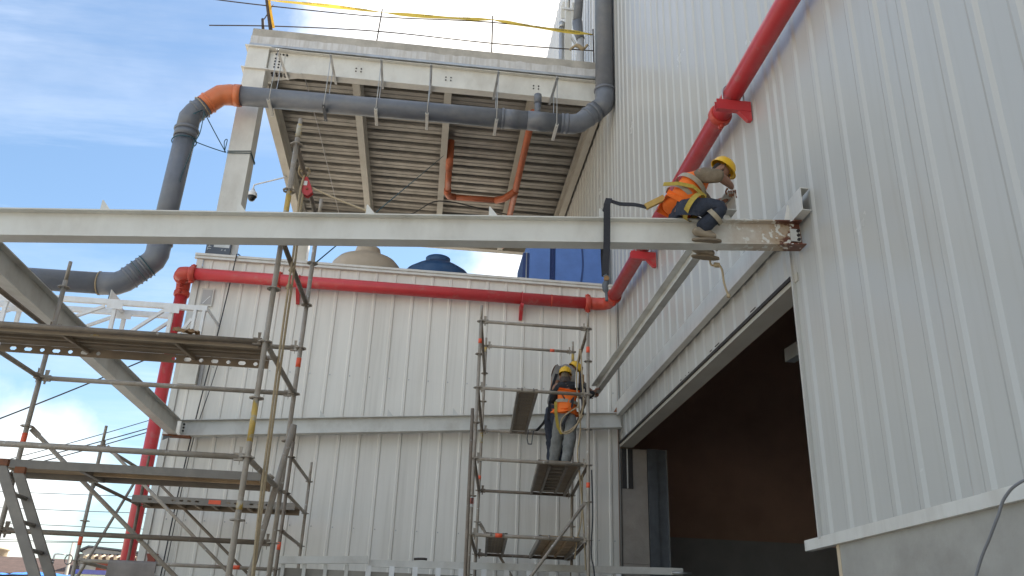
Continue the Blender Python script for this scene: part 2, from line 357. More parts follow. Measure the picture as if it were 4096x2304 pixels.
XR, YB = 3.4675, 14.60      # warehouse wall plane, annex wall plane
# ------------------------------------------------------------------ setting
g = MB().add([(-900, -900, 0), (900, -900, 0), (900, 900, 0), (-900, 900, 0)], [(0, 1, 2, 3)]).build('ground', 'ground'); g['kind'] = 'structure'

# ------------------------------------------------------------------ warehouse
W = thing('warehouse', 'tall pale ribbed metal warehouse with a wide dark doorway on the right', 'building', (XR + 8, 12, 0))
HT = 22.0; PITCH = 0.36
def ribbed(axis, a0, n, pitch, z0, z1, fixed, out, base=0.125, top=0.05, h=0.017, lead=None):
    """profiled sheet: n ribs from a0, running vertically; axis 'y' (wall faces -x) or 'x' (wall faces -y)"""
    prof = [(a0, 0)]
    for k in range(n):
        c = a0 + pitch * (k + 0.5)
        prof += [(c - base / 2, 0), (c - top / 2, h), (c + top / 2, h), (c + base / 2, 0)]
        for q in (0.36, 0.64):      # faint stiffening swage between the ribs
            if k < n - 1 or q < 0.5:
                pass
    prof += [(a0 + pitch * n, 0)]
    mb = MB(); P = []
    for z in (z0, z1):
        for a, d in prof:
            P.append((fixed - d * out, a, z) if axis == 'y' else (a, fixed - d * out, z))
    n_ = len(prof)
    F = [(i, i + 1, n_ + i + 1, n_ + i) if axis == 'x' else (i + 1, i, n_ + i, n_ + i + 1) for i in range(n_ - 1)]
    return mb.add(P, F)
# ribs sit at 4.15 + 0.36 k ; each sheet carries three ribs
y0 = 4.15 - 0.18 - 1.08 * 8
k = 0
while True:
    a = y0 + 1.08 * k
    if a > 30: break
    b = a + 1.08
    off = 0.0012 * (k % 2)
    def sheet(s, e, zlo):
        nr = max(1, round((e - s) / PITCH))
        ribbed('y', s, nr, (e - s) / nr, zlo, HT, XR - off, 1).build('wall_panel', 'panel', W)
    if b <= 7.20: sheet(a, b, 2.56)
    elif a < 7.20: sheet(a, 7.20, 2.56); sheet(7.20, b, 5.05)
    elif b <= YB: sheet(a, b, 5.05)
    elif a < YB: sheet(a, YB, 5.05); sheet(YB, b, 0.0)
    else: sheet(a, b, 0.0)
    k += 1
# closed body behind the sheets
MB().box(XR + 0.004, XR + 0.16, -5, 7.20, 2.50, HT - 0.05).build('wall_core', 'interior', W)
MB().box(XR + 0.004, XR + 0.16, 7.20, 14.95, 5.13, HT - 0.05).build('wall_core', 'interior', W)
MB().box(XR + 0.004, XR + 0.16, 14.95, 30, 0, HT - 0.05).build('wall_core', 'interior', W)
MB().box(XR, 26, -5, 30, HT - 0.04, HT).build('roof', 'roofing', W)
MB().box(25.8, 26, -5, 30, 0, HT - 0.05).build('far_wall', 'interior', W)
MB().box(XR + 0.17, 25.7, -5.2, -5, 0, HT - 0.05).build('gable_wall', 'interior', W)
MB().box(XR + 0.17, 25.7, 19.0, 19.2, 4.02, HT - 0.05).build('gable_wall', 'interior', W)
MB().box(XR + 0.17, 25.7, 18.95, 19.15, 0, 4.02).build('block_wall', 'block_int', W)
# low plastered wall, sill flashing and door frame
MB().box(XR + 0.02, XR + 0.20, -5, 6.93, 0, 2.50).build('plinth_wall', 'plaster', W)
MB().box(XR + 0.018, XR + 0.21, 6.932, 6.985, 0, 2.498).build('plinth_reveal', 'house_cream', W)
fl = [(-0.055, -0.03), (-0.050, -0.036), (0.02, -0.036), (0.02, 0.055), (-0.012, 0.05), (-0.055, 0.032)]
MB().sweep([(p[0], p[1]) for p in fl], (XR - 0.0, 7.50, 2.53), (XR - 0.0, 4.95, 2.53)).build('sill_flashing', 'trim', W)
MB().sweep([(p[0], p[1]) for p in fl], (XR - 0.003, 4.946, 2.531), (XR - 0.003, 2.0, 2.531)).build('sill_flashing', 'trim', W)
MB().sweep([(p[0], p[1]) for p in fl], (XR - 0.0, 1.996, 2.53), (XR - 0.0, -2.0, 2.53)).build('sill_flashing', 'trim', W)
MB().box(XR - 0.032, XR + 0.004, 7.172, 7.203, 2.57, 5.46).build('door_jamb', 'panel', W)
MB().box(XR - 0.012, XR + 0.22, 7.1, 14.58, 4.965, 5.045).build('lintel_beam', 'cream_dusty', W)
MB().box(XR - 0.034, XR - 0.014, 7.215, 14.57, 5.012, 5.050).build('lintel_gap', 'bolt', W)
for yy, ln in ((9.35, .34), (10.55, .16), (10.9, .10), (8.1, .22)):
    MB().box(XR - 0.006, XR - 0.002, yy, yy + ln, 5.10, 5.112).build('slit', 'bolt', W)
MB().prism([(XR - 0.036, 7.19, 5.36), (XR - 0.036, 7.42, 5.42), (XR - 0.036, 7.42, 5.50), (XR - 0.036, 7.08, 5.50)], (1, 0, 0), 0.02).build('cut_notch', 'bolt', W)
# block pier and steel post at the far side of the doorway
BP = MB().box(XR + 0.03, 3.93, 14.64, 14.90, 0, 4.955).build('pier_core', 'mortar', W)
zz = 0.0; rr = 0
while zz < 2.95:
    MB().box(XR + 0.026, 3.95, 14.625, 14.70, zz + 0.006, zz + 0.194).build('block', 'block', W); zz += 0.2; rr += 1
MB().box(XR + 0.026, 3.95, 14.622, 14.70, 3.0, 4.955).build('pier_render', 'block', W)
MB().box(XR + 0.03, 3.69, 14.61, 14.62, 4.25, 4.95).build('recess', 'house_dark', W)
MB().box(3.58, 3.60, 14.60, 14.609, 4.25, 4.95).build('recess_frame', 'trim', W)
MB().box(3.96, 4.12, 14.57, 14.80, 0, 4.96).build('steel_post', 'dark_steel', W)
MB().box(4.124, 4.29, 14.60, 14.80, 0, 4.96).build('steel_post', 'dark_steel', W)
MB().box(4.292, 4.30, 14.56, 14.80, 0, 4.96).build('post_edge', 'galv', W)
MB().sweep([(-0.06, -0.08), (0.06, -0.08), (0.06, -0.07), (-0.05, -0.07), (-0.05, 0.07), (0.06, 0.07), (0.06, 0.08), (-0.06, 0.08)], (4.25, 8.2, 4.87), (4.25, 9.15, 4.93)).build('girt_stub', 'galv', W)
fl_ = MB().box(XR + 0.17, 25.7, -4.9, 23.8, 0.0, 0.02).build('floor_slab', 'block_int', W)

# ------------------------------------------------------------------ annex
A = thing('annex', 'low white ribbed annex wall filling the middle between the scaffolds', 'building', (-0.45, 18, 0))
XL = -4.37; ap = 0.347
x = XL
edges = [XL + 0.10]
xx = 0.970 - 0.5 * ap - 3 * ap * 5
while xx < XR - 0.05:
    if xx > XL + 0.2: edges.append(xx)
    xx += 3 * ap
edges.append(XR - 0.045)
def annex_sheet(s, e, z0, z1, i):
    nr = max(1, round((e - s) / ap))
    ribbed('x', s, nr, (e - s) / nr, z0, z1, YB - 0.0015 * (i % 2), 1, base=0.068, top=0.036, h=0.017).build('wall_panel', 'panel_annex', A)
for i in range(len(edges) - 1):
    annex_sheet(edges[i], edges[i + 1], 0, 7.985, i)
    nr = max(1, round((edges[i + 1] - edges[i]) / ap))
# screws along three girts
scr = MB()
for i in range(len(edges) - 1):
    nr = max(1, round((edges[i + 1] - edges[i]) / ap)); pw = (edges[i + 1] - edges[i]) / nr
    for kx in range(nr):
        for zz in (3.35, 5.95):
            scr.disc((edges[i] + pw * (kx + 0.5) + 0.06, YB - 0.008, zz), (0, 1, 0), 0.011, 0.012, 6)
so = scr.build('screw_heads', 'galv', A); so['kind'] = 'stuff'
MB().prism([(XL - 0.012, YB - 0.034, 0), (XL + 0.10, YB - 0.034, 0), (XL + 0.10, YB - 0.02, 0), (XL + 0.004, YB - 0.02, 0), (XL + 0.004, YB + 0.12, 0), (XL - 0.012, YB + 0.12, 0)], (0, 0, 1), 7.99).build('corner_trim', 'trim', A)
MB().box(XR - 0.045, XR - 0.031, YB - 0.05, YB - 0.036, 5.5, 7.97).build('corner_trim', 'trim', A)
cap = [(-0.075, 0.0), (-0.068, 0.0), (-0.060, 0.045), (-0.045, 0.052), (-0.045, 0.060), (-0.072, 0.062), (-0.072, 0.105), (0.16, 0.115), (0.16, 0.10), (-0.01, 0.09), (-0.01, 0.0), (-0.055, -0.004)]
MB().sweep(cap, (XR - 0.035, YB, 7.975), (XL - 0.05, YB, 7.975), up=(0, 0, 1)).build('parapet_cap', 'trim', A)
MB().box(XL, XL + 0.1, YB + 0.125, 26, 0, 7.9).build('side_wall', 'panel_annex', A)
MB().box(XL + 0.11, XR - 0.02, YB + 0.05, YB + 0.15, 0, 7.95).build('wall_core', 'interior', A)
MB().box(XL + 0.11, XR - 0.02, YB + 0.16, 26, 7.35, 7.5).build('roof', 'roofing', A)
# small louvre near the top left corner, and a hooded box lower down
MB().box(-4.19, -3.97, YB - 0.045, YB - 0.03, 7.06, 7.40).build('vent_frame', 'trim', A)
MB().box(-4.165, -3.995, YB - 0.052, YB - 0.0455, 7.09, 7.37).build('vent_glass', 'block_int', A)
MB().obox((-4.13, YB - 0.056, 7.10), (-4.02, YB - 0.056, 7.25), 0.006, 0.016).build('vent_stay', 'white_steel', A)
HB = MB().prism([(-4.27, YB - 0.035, 5.58), (-4.27, YB - 0.035, 6.02), (-4.27, YB - 0.13, 5.98), (-4.27, YB - 0.16, 5.58)], (1, 0, 0), 0.30).build('hood', 'cream', A)
MB().box(-3.955, -3.90, YB - 0.06, YB - 0.03, 5.55, 6.05).build('hood_side', 'block_int', A)

# cable tied down the face of the annex
for off, nm, lab in ((0.0, 'cable', 'dark cable running straight down the left of the annex face'), (0.05, 'cable', 'second thinner cable beside it lower on the annex face')):
    top = 8.10 if off == 0 else 6.3
    pts = smooth_path([(-3.68 + off, YB - 0.09, top), (-3.76 + off * .9, YB - 0.085, 6.6 if off == 0 else 5.6), (-3.90 + off * .8, YB - 0.08, 4.46), (-3.96 + off, YB - 0.08, 2.47), (-3.98, YB - 0.08, 0.0)], 6)
    if off == 0: pts = [Vector((-3.60, YB + 0.05, 8.09)), Vector((-3.66, YB - 0.06, 8.115))] + pts
    tag(MB().tube(pts, 0.011 if off == 0 else 0.008, 6).build(nm, 'cable'), lab, 'cable')

# ------------------------------------------------------------------ steel platform
PZ, PT = 12.75, 13.32
P = thing('steel_platform', 'cream steel platform with a concrete deck high above the annex', 'platform', (-4.17, 15.4, 7.5))
colm = MB().box(-4.39, -3.95, 15.20, 15.62, 7.5, PT).build('column', 'cream', P)
for zc_ in (12.74, 13.31):
    MB().box(-4.45, -3.90, 15.145, 15.66, zc_ - 0.012, zc_ + 0.012).build('cap_plate', 'cream', colm)
MB().prism([(-3.90, 15.16, 12.735), (-3.20, 15.22, 12.735), (-3.20, 15.36, 12.735), (-3.90, 15.58, 12.735)], (0, 0, 1), 0.014).build('splice_plate', 'cream', colm)
MB().prism([(-3.90, 15.16, 13.30), (-3.35, 15.20, 13.30), (-3.35, 15.4, 13.30), (-3.90, 15.58, 13.30)], (0, 0, 1), 0.012).build('splice_plate', 'cream', colm)
col2 = MB().box(-4.25, -3.86, 23.0, 23.4, 7.5, PZ).build('column', 'cream', P)
fb = MB().sweep(ibeam_prof(0.20, PT - PZ, 0.016, 0.012), (-3.94, 15.31, (PZ + PT) / 2), (XR - 0.03, 15.31, (PZ + PT) / 2)).build('edge_beam', 'cream', P)
MB().box(-3.92, -3.62, 15.285, 15.302, PZ + 0.03, PT - 0.03).build('web_plate', 'cream', fb)
hexbolts('bolt', [(-3.80 + 0.075 * i, 15.282, 13.235) for i in range(4)], (0, 1, 0), 0.024, 0.02, 'bolt', fb)
hexbolts('bolt', [(-3.80 + 0.085 * (i % 2), 15.282, 13.12 - 0.075 * (i // 2)) for i in range(8)], (0, 1, 0), 0.022, 0.02, 'bolt', fb)
hexbolts('bolt', [(-3.82 + 0.09 * (i % 4), 15.27 + 0.08 * (i // 4), 12.722) for i in range(8)], (0, 0, 1), 0.028, 0.026, 'bolt', fb)
for bx_ in (-2.03, -0.08, 1.86):
    hexbolts('bolt', [(bx_ + 0.11 * (i % 2) - .05, 15.30, 13.08 - 0.075 * (i // 2)) for i in range(4)], (0, 1, 0), 0.017, 0.02, 'bolt', fb)
for jx, w_ in ((-4.08, 0.20), (-2.06, 0.16), (-0.06, 0.16), (1.84, 0.16), (3.33, 0.16)):
    MB().sweep(ibeam_prof(w_, 0.50, 0.014, 0.010), (jx, 15.64 if jx < -4 else 15.43, PZ + 0.255), (jx, 23.1, PZ + 0.255)).build('joist', 'cream_dusty', P)
MB().sweep(ibeam_prof(0.20, PT - PZ - .01, 0.016, 0.012), (-3.84, 23.22, (PZ + PT) / 2), (XR - 0.03, 23.22, (PZ + PT) / 2)).build('edge_beam', 'cream_dusty', P)
# profiled deck sheets: troughs run left to right, one sheet per bay
def deck_sheet(x0, x1):
    mb = MB(); pts = []; y = 15.42; p = 0.45
    while y < 23.2:
        pts += [(y, 0.0), (y + 0.12, 0.0), (y + 0.135, 0.014), (y + 0.15, 0.0), (y + 0.27, 0.0), (y + 0.295, 0.065), (y + 0.345, 0.065), (y + 0.35, 0.052), (y + 0.365, 0.052), (y + 0.37, 0.065), (y + 0.42, 0.065), (y + 0.445, 0.0)]; y += p
    V = [(x, a, PT + 0.004 + b) for x in (x0, x1) for a, b in pts]; n = len(pts)
    return mb.add(V, [(i, i + 1, n + i + 1, n + i) for i in range(n - 1)]).build('deck_sheet', 'deck_metal', P)
for a, b in ((-4.18, -2.06), (-2.055, -0.06), (-0.055, 1.84), (1.845, XR - 0.02)): deck_sheet(a, b)
slab = MB().box(-4.36, XR - 0.02, 15.20, 23.4, 13.40, 13.80).build('slab', 'concrete', P)
# ragged pour line over a sheet-metal edge form
mb = MB(); n = 60; P0 = []
for i in range(n + 1):
    xx = -4.37 + (XR + 4.34) * i / n
    zt = 13.60 + 0.03 * noise.noise(Vector((xx * 2.3, 3, 1))) + 0.035 * noise.noise(Vector((xx * 7, 9, 1)))
    P0 += [(xx, 15.186, 13.395), (xx, 15.186, zt), (xx, 15.199, zt + 0.004)]
F0 = []
for i in range(n):
    a = i * 3; F0 += [(a, a + 3, a + 4, a + 1), (a + 1, a + 4, a + 5, a + 2)]
mb.add(P0, F0); mb.build('edge_form', 'galv_edge', P)
MB().box(-4.375, XR - 0.02, 15.17, 15.42, 13.335, 13.392).build('edge_angle', 'galv', P)
MB().tube([(-3.30, 15.8, 13.25), (-3.16, 18.0, 13.2), (-2.98, 22.4, 13.15)], 0.012, 6).build('conduit', 'block_int', P)

# grey post, brackets and sloping pipe standing on the platform by the warehouse wall
U = thing('vent_stack', 'cream and grey posts with a clamp plate standing on the concrete deck', 'post', (2.93, 17.5, 13.8))
MB().box(2.86, 3.02, 17.45, 17.6, 13.8, 17.2).build('post', 'cream', U)
MB().tube([(2.94, 17.5, 16.9), (2.94, 17.5, 19.2)], 0.045, 10).build('mast', 'galv', U)
MB().prism([(2.74, 17.44, 16.93), (2.84, 17.44, 16.93), (2.84, 17.44, 17.5), (2.79, 17.44, 17.5), (2.74, 17.44, 17.3)], (0, 1, 0), 0.02).build('clamp_plate', 'cream', U)
MB().prism([(3.04, 17.44, 16.93), (3.13, 17.44, 16.93), (3.13, 17.44, 17.35), (3.09, 17.44, 17.5), (3.04, 17.44, 17.5)], (0, 1, 0), 0.02).build('clamp_plate', 'cream', U)
MB().box(2.76, 3.12, 17.40, 17.46, 17.22, 17.27).build('clamp_bar', 'white_steel', U)
MB().tube([(2.785, 17.6, 13.8), (2.785, 17.6, 16.9)], 0.065, 12).build('drain_post', 'galv', U)
MB().tube([(2.785, 17.6, 16.75), (2.785, 17.6, 16.92)], 0.078, 12).build('socket', 'galv', U)
MB().obox((2.95, 17.48, 16.5), (3.22, 17.48, 16.02), 0.05, 0.05).build('brace', 'white_steel', U)
MB().obox((3.22, 17.44, 16.25), (3.12, 17.44, 15.2), 0.04, 0.04).build('brace', 'white_steel', U)
S2 = thing('roof_downpipe', 'short dark grey sloping pipe near the top beside the warehouse wall', 'pipe', (3.2, 17.2, 13.8))
MB().tube([(3.30, 17.3, 19.3), (3.13, 17.2, 16.66)], 0.115, 16).build('pipe_run', 'pvc_grey', S2)
MB().tube([(3.13, 17.2, 16.64), (3.16, 17.2, 16.3), (3.22, 17.2, 16.1)], [0.135, 0.12, 0.11], 14).build('socket', 'pvc_grey', S2)
MB().tube([(3.22, 17.2, 16.1), (3.22, 17.2, 13.8)], 0.09, 12).build('pipe_run', 'block_int', S2)
MB().disc((3.245, 17.27, 18.4), (0.06, 0.03, 1), 0.135, 0.06, 16).build('clamp', 'galv', S2)

# guard rail of reinforcing bars, with warning tape
G = thing('rebar_guardrail', 'rusty reinforcing bar guard rail along the edge of the concrete deck', 'railing', (-0.5, 15.25, 13.8))
MB().tube([(-3.99, 15.25, 13.78), (-4.20, 15.25, 14.64), (-4.26, 15.25, 14.95)], 0.042, 8).build('post', 'rebar', G)
MB().tube([(-4.16, 15.26, 13.78), (-4.22, 15.26, 14.12)], 0.032, 8).build('post', 'rebar', G)
MB().tube([(-4.20, 15.27, 14.10), (-4.05, 15.27, 14.55)], 0.012, 6).build('brace', 'rebar', G)
for a, b in (((-1.71, 15.25, 13.78), (-1.67, 15.25, 14.72)), ((0.84, 15.25, 13.72), (0.82, 15.25, 14.86)), ((3.16, 15.25, 13.78), (3.14, 15.25, 14.78))):
    MB().tube([a, b], 0.015, 6).build('post', 'rebar', G)
MB().tube(smooth_path([(-5.6, 15.22, 14.53), (-5.35, 15.22, 14.49), (-3.93, 15.22, 14.46), (-1.66, 15.22, 14.48), (0.81, 15.22, 14.65), (3.12, 15.22, 14.59)], 5), 0.014, 6).build('rail', 'rebar', G)
MB().tube(smooth_path([(-5.30, 15.23, 13.78), (-3.86, 15.23, 13.94), (-1.69, 15.23, 14.08), (0.84, 15.23, 14.07), (2.67, 15.23, 14.13), (3.16, 15.23, 14.15)], 5), 0.014, 6).build('rail', 'rebar', G)
MB().tube(smooth_path([(2.60, 15.22, 14.10), (2.75, 15.19, 14.22), (2.9, 15.2, 14.15), (3.0, 15.18, 14.26)], 5), [0.03] * 5 + [0.05] * 6 + [0.03] * 5, 7).build('rope_tie', 'rope', G)
# tape
T = thing('warning_tape', 'yellow warning tape with dark lettering tied along the guard rail', 'tape', (-0.5, 15.2, 14.5))
knots = [(-4.12, 14.60), (-1.65, 14.59), (0.83, 14.71), (3.12, 14.59)]
for i, ((xa, za_), (xb, zb)) in enumerate(zip(knots[:-1], knots[1:])):
    n = 28; P1 = []; F1 = []
    for j in range(n + 1):
        t = j / n; xx = xa + (xb - xa) * t; zz = za_ + (zb - za_) * t - 0.05 * 4 * t * (1 - t) * (0.6 if i else -0.35)
        hw = 0.008 + 0.036 * min(1, min(t, 1 - t) * 7)
        tw = 0.3 * math.sin(t * 9 + i * 2)
        P1 += [(xx, 15.20 - hw * tw, zz - hw), (xx, 15.20 + hw * tw, zz + hw)]
    for j in range(n): F1.append((2 * j, 2 * j + 2, 2 * j + 3, 2 * j + 1))
    MB().add(P1, F1, True).build('tape_strip', 'caution', T)
    words = ['NO PASAR ++ PELIGRO', 'NO PASAR ++ PELIGRO'] if i != 1 else ['OBRAS ++', 'OBRAS ++']
    for q, wd in enumerate(words):
        t = (0.40, 0.74)[q]; xx = xa + (xb - xa) * t; zz = za_ + (zb - za_) * t - 0.05 * 4 * t * (1 - t) * (0.6 if i else -0.35)
        text_mesh(wd, 0.056, 'lettering', 'caution_ink', T, (xx, 15.165, zz), (-(xb - xa), 0, -(zb - za_)), ((zb - za_) * .0, 0, -1))
band(MB(), [(-4.14, 15.19, 14.60), (-4.05, 15.185, 14.25), (-3.93, 15.18, 13.84)], 0.05, 0.003, (1, 0, 0.2)).build('tape_strip', 'caution', T)

# ------------------------------------------------------------------ grey drain line
D = thing('drain_pipe', 'large dark grey plastic drain pipe with an orange elbow under the platform', 'pipe', (-5.12, 14.7, 7.0))
PY = 14.70; pr = 0.197
MB().tube([(3.255, 14.60, 20.5), (3.255, 14.60, 12.40)], pr, 24).build('pipe_run', 'pvc_grey', D)
def collar(a, b, r, m='pvc_grey', name='socket'): return MB().tube([a, b], r, 24).build(name, m, D)
def ring(c, ax, r, t=0.03, m='pvc_grey', name='socket_ring'): 
    c = Vector(c); ax = Vector(ax).normalized(); return MB().tube([c - ax * t, c - ax * t * .5, c + ax * t * .5, c + ax * t], [r * .96, r * 1.02, r * 1.02, r * .96], 24).build(name, m, D)
MB().tube([(3.255, 14.60, 12.62), (3.255, 14.60, 12.38), (3.22, 14.61, 12.24), (3.10, 14.63, 12.12)], 0.212, 24).build('elbow', 'pvc_grey', D)
ring((3.255, 14.60, 12.60), (0, 0, 1), 0.228)
MB().tube([(3.12, 14.63, 12.14), (2.86, 14.67, 11.90), (2.74, 14.69, 11.80), (2.60, 14.70, 11.755), (2.34, 14.70, 11.745)], 0.206, 24).build('elbow', 'pvc_grey', D)
ring((3.02, 14.645, 12.05), (1, 0, .92), 0.222); ring((2.90, 14.66, 11.94), (1, 0, .92), 0.216)
ring((2.46, 14.70, 11.75), (1, 0, 0), 0.214); ring((2.36, 14.70, 11.747), (1, 0, 0), 0.212)
MB().tube([(2.36, PY, 11.745), (-4.27, PY, 11.685)], pr, 24).build('pipe_run', 'pvc_grey', D)
ring((1.11, PY, 11.735), (1, 0, 0), 0.214)
MB().tube([(1.1, PY, 11.735), (1.45, PY, 11.737)], 0.203, 24).build('socket', 'pvc_grey', D)
tee = MB().tube([(1.84, PY + .02, 11.80), (1.84, PY + .02, 12.36)], 0.068, 14).build('branch_stub', 'pvc_grey', D)
MB().tube([(1.84, PY + .02, 12.20), (1.84, PY + .02, 12.42)], 0.080, 14).build('cap', 'pvc_grey', tee)
MB().tube([(1.62, PY, 11.742), (2.06, PY, 11.744)], 0.204, 24).build('saddle', 'pvc_grey', D)
# orange 45 degree bend
MB().tube([(-4.22, PY, 11.686), (-4.42, PY, 11.683), (-4.60, PY, 11.65), (-4.83, PY, 11.42), (-4.87, PY, 11.37)], [0.216, 0.214, 0.210, 0.212, 0.214], 24).build('elbow', 'pvc_orange', D)
collar((-4.20, PY, 11.686), (-4.33, PY, 11.684), 0.225, 'pvc_orange')
ring((-4.80, PY, 11.45), (-1, 0, -1), 0.224, 0.02, 'pvc_orange')
MB().tube([(-4.82, PY, 11.42), (-5.03, PY, 11.19), (-5.10, PY, 11.05), (-5.105, PY, 10.72)], [0.20, 0.205, 0.21, 0.21], 24).build('elbow', 'pvc_grey', D)
ring((-4.99, PY, 11.24), (-1, 0, -1), 0.222, 0.02)
ring((-5.105, PY, 10.76), (0, 0, 1), 0.234, 0.035); collar((-5.105, PY, 10.74), (-5.107, PY, 10.58), 0.218)
MB().tube([(-5.105, PY, 10.76), (-5.14, PY, 8.10)], pr, 24).build('pipe_run', 'pvc_grey', D)
ring((-5.135, PY, 8.28), (0, 0, 1), 0.226, 0.02)
MB().tube([(-5.14, PY, 8.35), (-5.14, PY, 8.06), (-5.18, PY, 7.93), (-5.33, PY, 7.76)], 0.212, 24).build('elbow', 'pvc_grey', D)
MB().tube([(-5.30, PY, 7.79), (-5.60, PY, 7.49), (-5.74, PY, 7.42), (-6.00, PY, 7.405)], 0.210, 24).build('elbow', 'pvc_grey', D)
for t in (0.1, 0.35, 0.6, 0.9): ring((-5.30 - .26 * t, PY, 7.79 - .26 * t), (1, 0, 1), 0.222, 0.022)
for t, m_ in ((0.02, 'rope_teal'), (0.48, 'rope_teal')): ring((-5.30 - .26 * t + .03, PY, 7.82 - .26 * t), (1, 0, 1), 0.231, 0.008, m_, 'twine')
ring((-6.02, PY, 7.405), (1, 0, 0), 0.216, 0.012, 'rope', 'twine')
MB().tube([(-5.98, PY, 7.405), (-11.5, PY, 7.36)], pr, 24).build('pipe_run', 'pvc_grey', D)
# twine lashing the bend to the platform column
tw = thing('twine_lashing', 'thin dark twine tying the drain bend to the platform column', 'rope', (-4.6, 14.6, 9.8))
MB().tube([(-4.84, PY - .13, 11.18), (-4.96, 14.45, 11.0), (-4.90, 14.42, 10.98)], 0.010, 5).build('strand', 'rope_teal', tw)
loop = [(-5.105 + .225 * math.cos(a), PY + .225 * math.sin(a), 10.50 + .03 * math.cos(a)) for a in [2 * math.pi * i / 24 for i in range(25)]]
MB().tube(loop, 0.012, 5).build('strand', 'rope_teal', tw)
loop = [Vector((-4.90, PY, 11.33)) + 0.228 * (Vector((.707, 0, -.707)) * math.cos(a) + Vector((0, 1, 0)) * math.sin(a)) for a in [2 * math.pi * i / 24 for i in range(25)]]
MB().tube(loop, 0.011, 5).build('strand', 'rope', tw)
MB().tube(sag((-4.87, 14.55, 10.44), (-4.42, 15.17, 10.62), 0.01), 0.010, 5).build('strand', 'rope_teal', tw)
MB().tube(sag((-4.80, 14.5, 11.12), (-4.42, 15.17, 10.62), 0.01), 0.010, 5).build('strand', 'rope_teal', tw)
MB().tube(smooth_path([(-4.87, 14.55, 10.44), (-4.90, 14.55, 10.1), (-4.97, 14.55, 9.62), (-4.96, 14.55, 9.52)], 5), 0.009, 5).build('strand', 'rope_teal', tw)
MB().tube(smooth_path([(-4.78, 14.5, 11.10), (-4.78, 14.5, 10.6), (-4.86, 14.5, 10.35), (-4.84, 14.5, 10.26)], 5), 0.009, 5).build('strand', 'rope_teal', tw)
MB().tube([(-4.40, 15.18, 10.62), (-3.94, 15.18, 10.66), (-3.93, 15.30, 10.66), (-3.93, 15.63, 10.66)], 0.010, 5).build('strand', 'rope_teal', tw)
MB().tube([(-4.40, 15.18, 10.66), (-3.94, 15.18, 10.71), (-3.93, 15.64, 10.70)], 0.010, 5).build('strand', 'rope_teal', tw)
MB().tube(smooth_path([(-4.44, 15.16, 10.62), (-4.48, 15.14, 10.85), (-4.43, 15.14, 10.9), (-4.44, 15.15, 10.66)], 5), 0.009, 5).build('strand', 'rope_teal', tw)

# pipe hangers
HX = (-3.53, -2.49, -1.475, -0.445, 0.95, 2.195)
nth = ('leftmost', 'second', 'third', 'fourth', 'fifth', 'rightmost')
for i, hx in enumerate(HX):
    zp = 11.685 + (hx + 4.27) * 0.009
    h = thing('pipe_hanger', '%s of the six angle and rod hangers carrying the drain pipe' % nth[i], 'hanger', (hx, 14.9, zp - 0.25), 'hangers under the platform beam')
    d = 0.06 if i == 0 else (0.02 if i == 1 else (-0.02 if i > 3 else 0))
    MB().sweep([(-0.025, -0.025), (0.025, -0.025), (0.025, -0.019), (-0.019, -0.019), (-0.019, 0.025), (-0.025, 0.025)], (hx - d, 14.43, 12.722), (hx + d * .5, 15.42, 12.722)).build('arm', 'galv', h)
    for yy in (14.47, 14.93):
        MB().tube([(hx - d * .8, yy, 12.75), (hx - d, yy, zp - 0.27)], 0.0085, 6).build('rod', 'galv', h)
    MB().sweep([(-0.03, -0.02), (0.03, -0.02), (0.03, 0.02), (0.024, 0.02), (0.024, -0.014), (-0.024, -0.014), (-0.024, 0.02), (-0.03, 0.02)], (hx - d, 14.42, zp - 0.222), (hx - d, 15.0, zp - 0.222)).build('cradle', 'cream' if i != 1 else 'dark_steel', h)

# orange branch under the deck
O = thing('orange_branch_pipe', 'thin orange drain branch with an elbow hung below the deck sheets', 'pipe', (1.86, 18, 12.5))
orr = 0.080
MB().tube([(1.86, 15.6, 12.60), (1.87, 22.4, 12.56)], orr, 14).build('pipe_run', 'pvc_orange_dusty', O)
MB().tube([(1.87, 19.1, 12.56), (1.62, 19.55, 12.56), (1.39, 19.68, 12.56)], 0.094, 14).build('elbow', 'pvc_orange_dusty', O)
MB().tube([(1.42, 19.67, 12.56), (0.30, 19.70, 12.56)], orr, 14).build('pipe_run', 'pvc_orange_dusty', O)
MB().tube([(0.32, 19.70, 12.56), (0.17, 19.66, 12.56), (0.11, 19.5, 12.56), (0.11, 19.3, 12.56)], 0.096, 14).build('elbow', 'pvc_orange_dusty', O)
MB().tube([(0.11, 19.35, 12.56), (0.10, 18.35, 12.62)], orr, 14).build('pipe_run', 'pvc_orange_dusty', O)
MB().tube([(0.10, 18.38, 12.60), (0.10, 18.2, 12.72), (0.10, 18.15, 13.3)], 0.091, 14).build('elbow', 'pvc_orange_dusty', O)
tag(MB().tube(smooth_path([(-2.0, 21.3, 12.55), (-0.9, 20.9, 12.55), (-0.1, 20.2, 12.68), (1.2, 20.4, 12.64), (1.8, 20.6, 12.66)], 6), 0.018, 6).build('cable', 'cable'), 'black cable slung loosely below the deck sheets of the platform', 'cable')

# security camera
CC = thing('security_camera', 'white dome security camera on a thin arm below the platform', 'camera', (-4.95, 19.7, 11.95))
MB().tube([(-4.10, 19.7, 12.755), (-4.14, 19.7, 12.72), (-4.86, 19.7, 12.43), (-4.88, 19.7, 12.41), (-4.88, 19.7, 12.27)], 0.022, 8).build('arm', 'cctv_white', CC)
MB().lathe((-4.88, 19.7, 12.0), [(0.001, 0.30), (0.05, 0.29), (0.055, 0.24), (0.10, 0.21), (0.125, 0.15), (0.13, 0.08), (0.12, 0.075)], 20).build('housing', 'cctv_white', CC)
MB().lathe((-4.88, 19.7, 12.0), [(0.105, 0.09), (0.105, 0.05), (0.085, -0.01), (0.05, -0.05), (0.001, -0.06)], 20).build('dome', 'cctv_glass', CC)

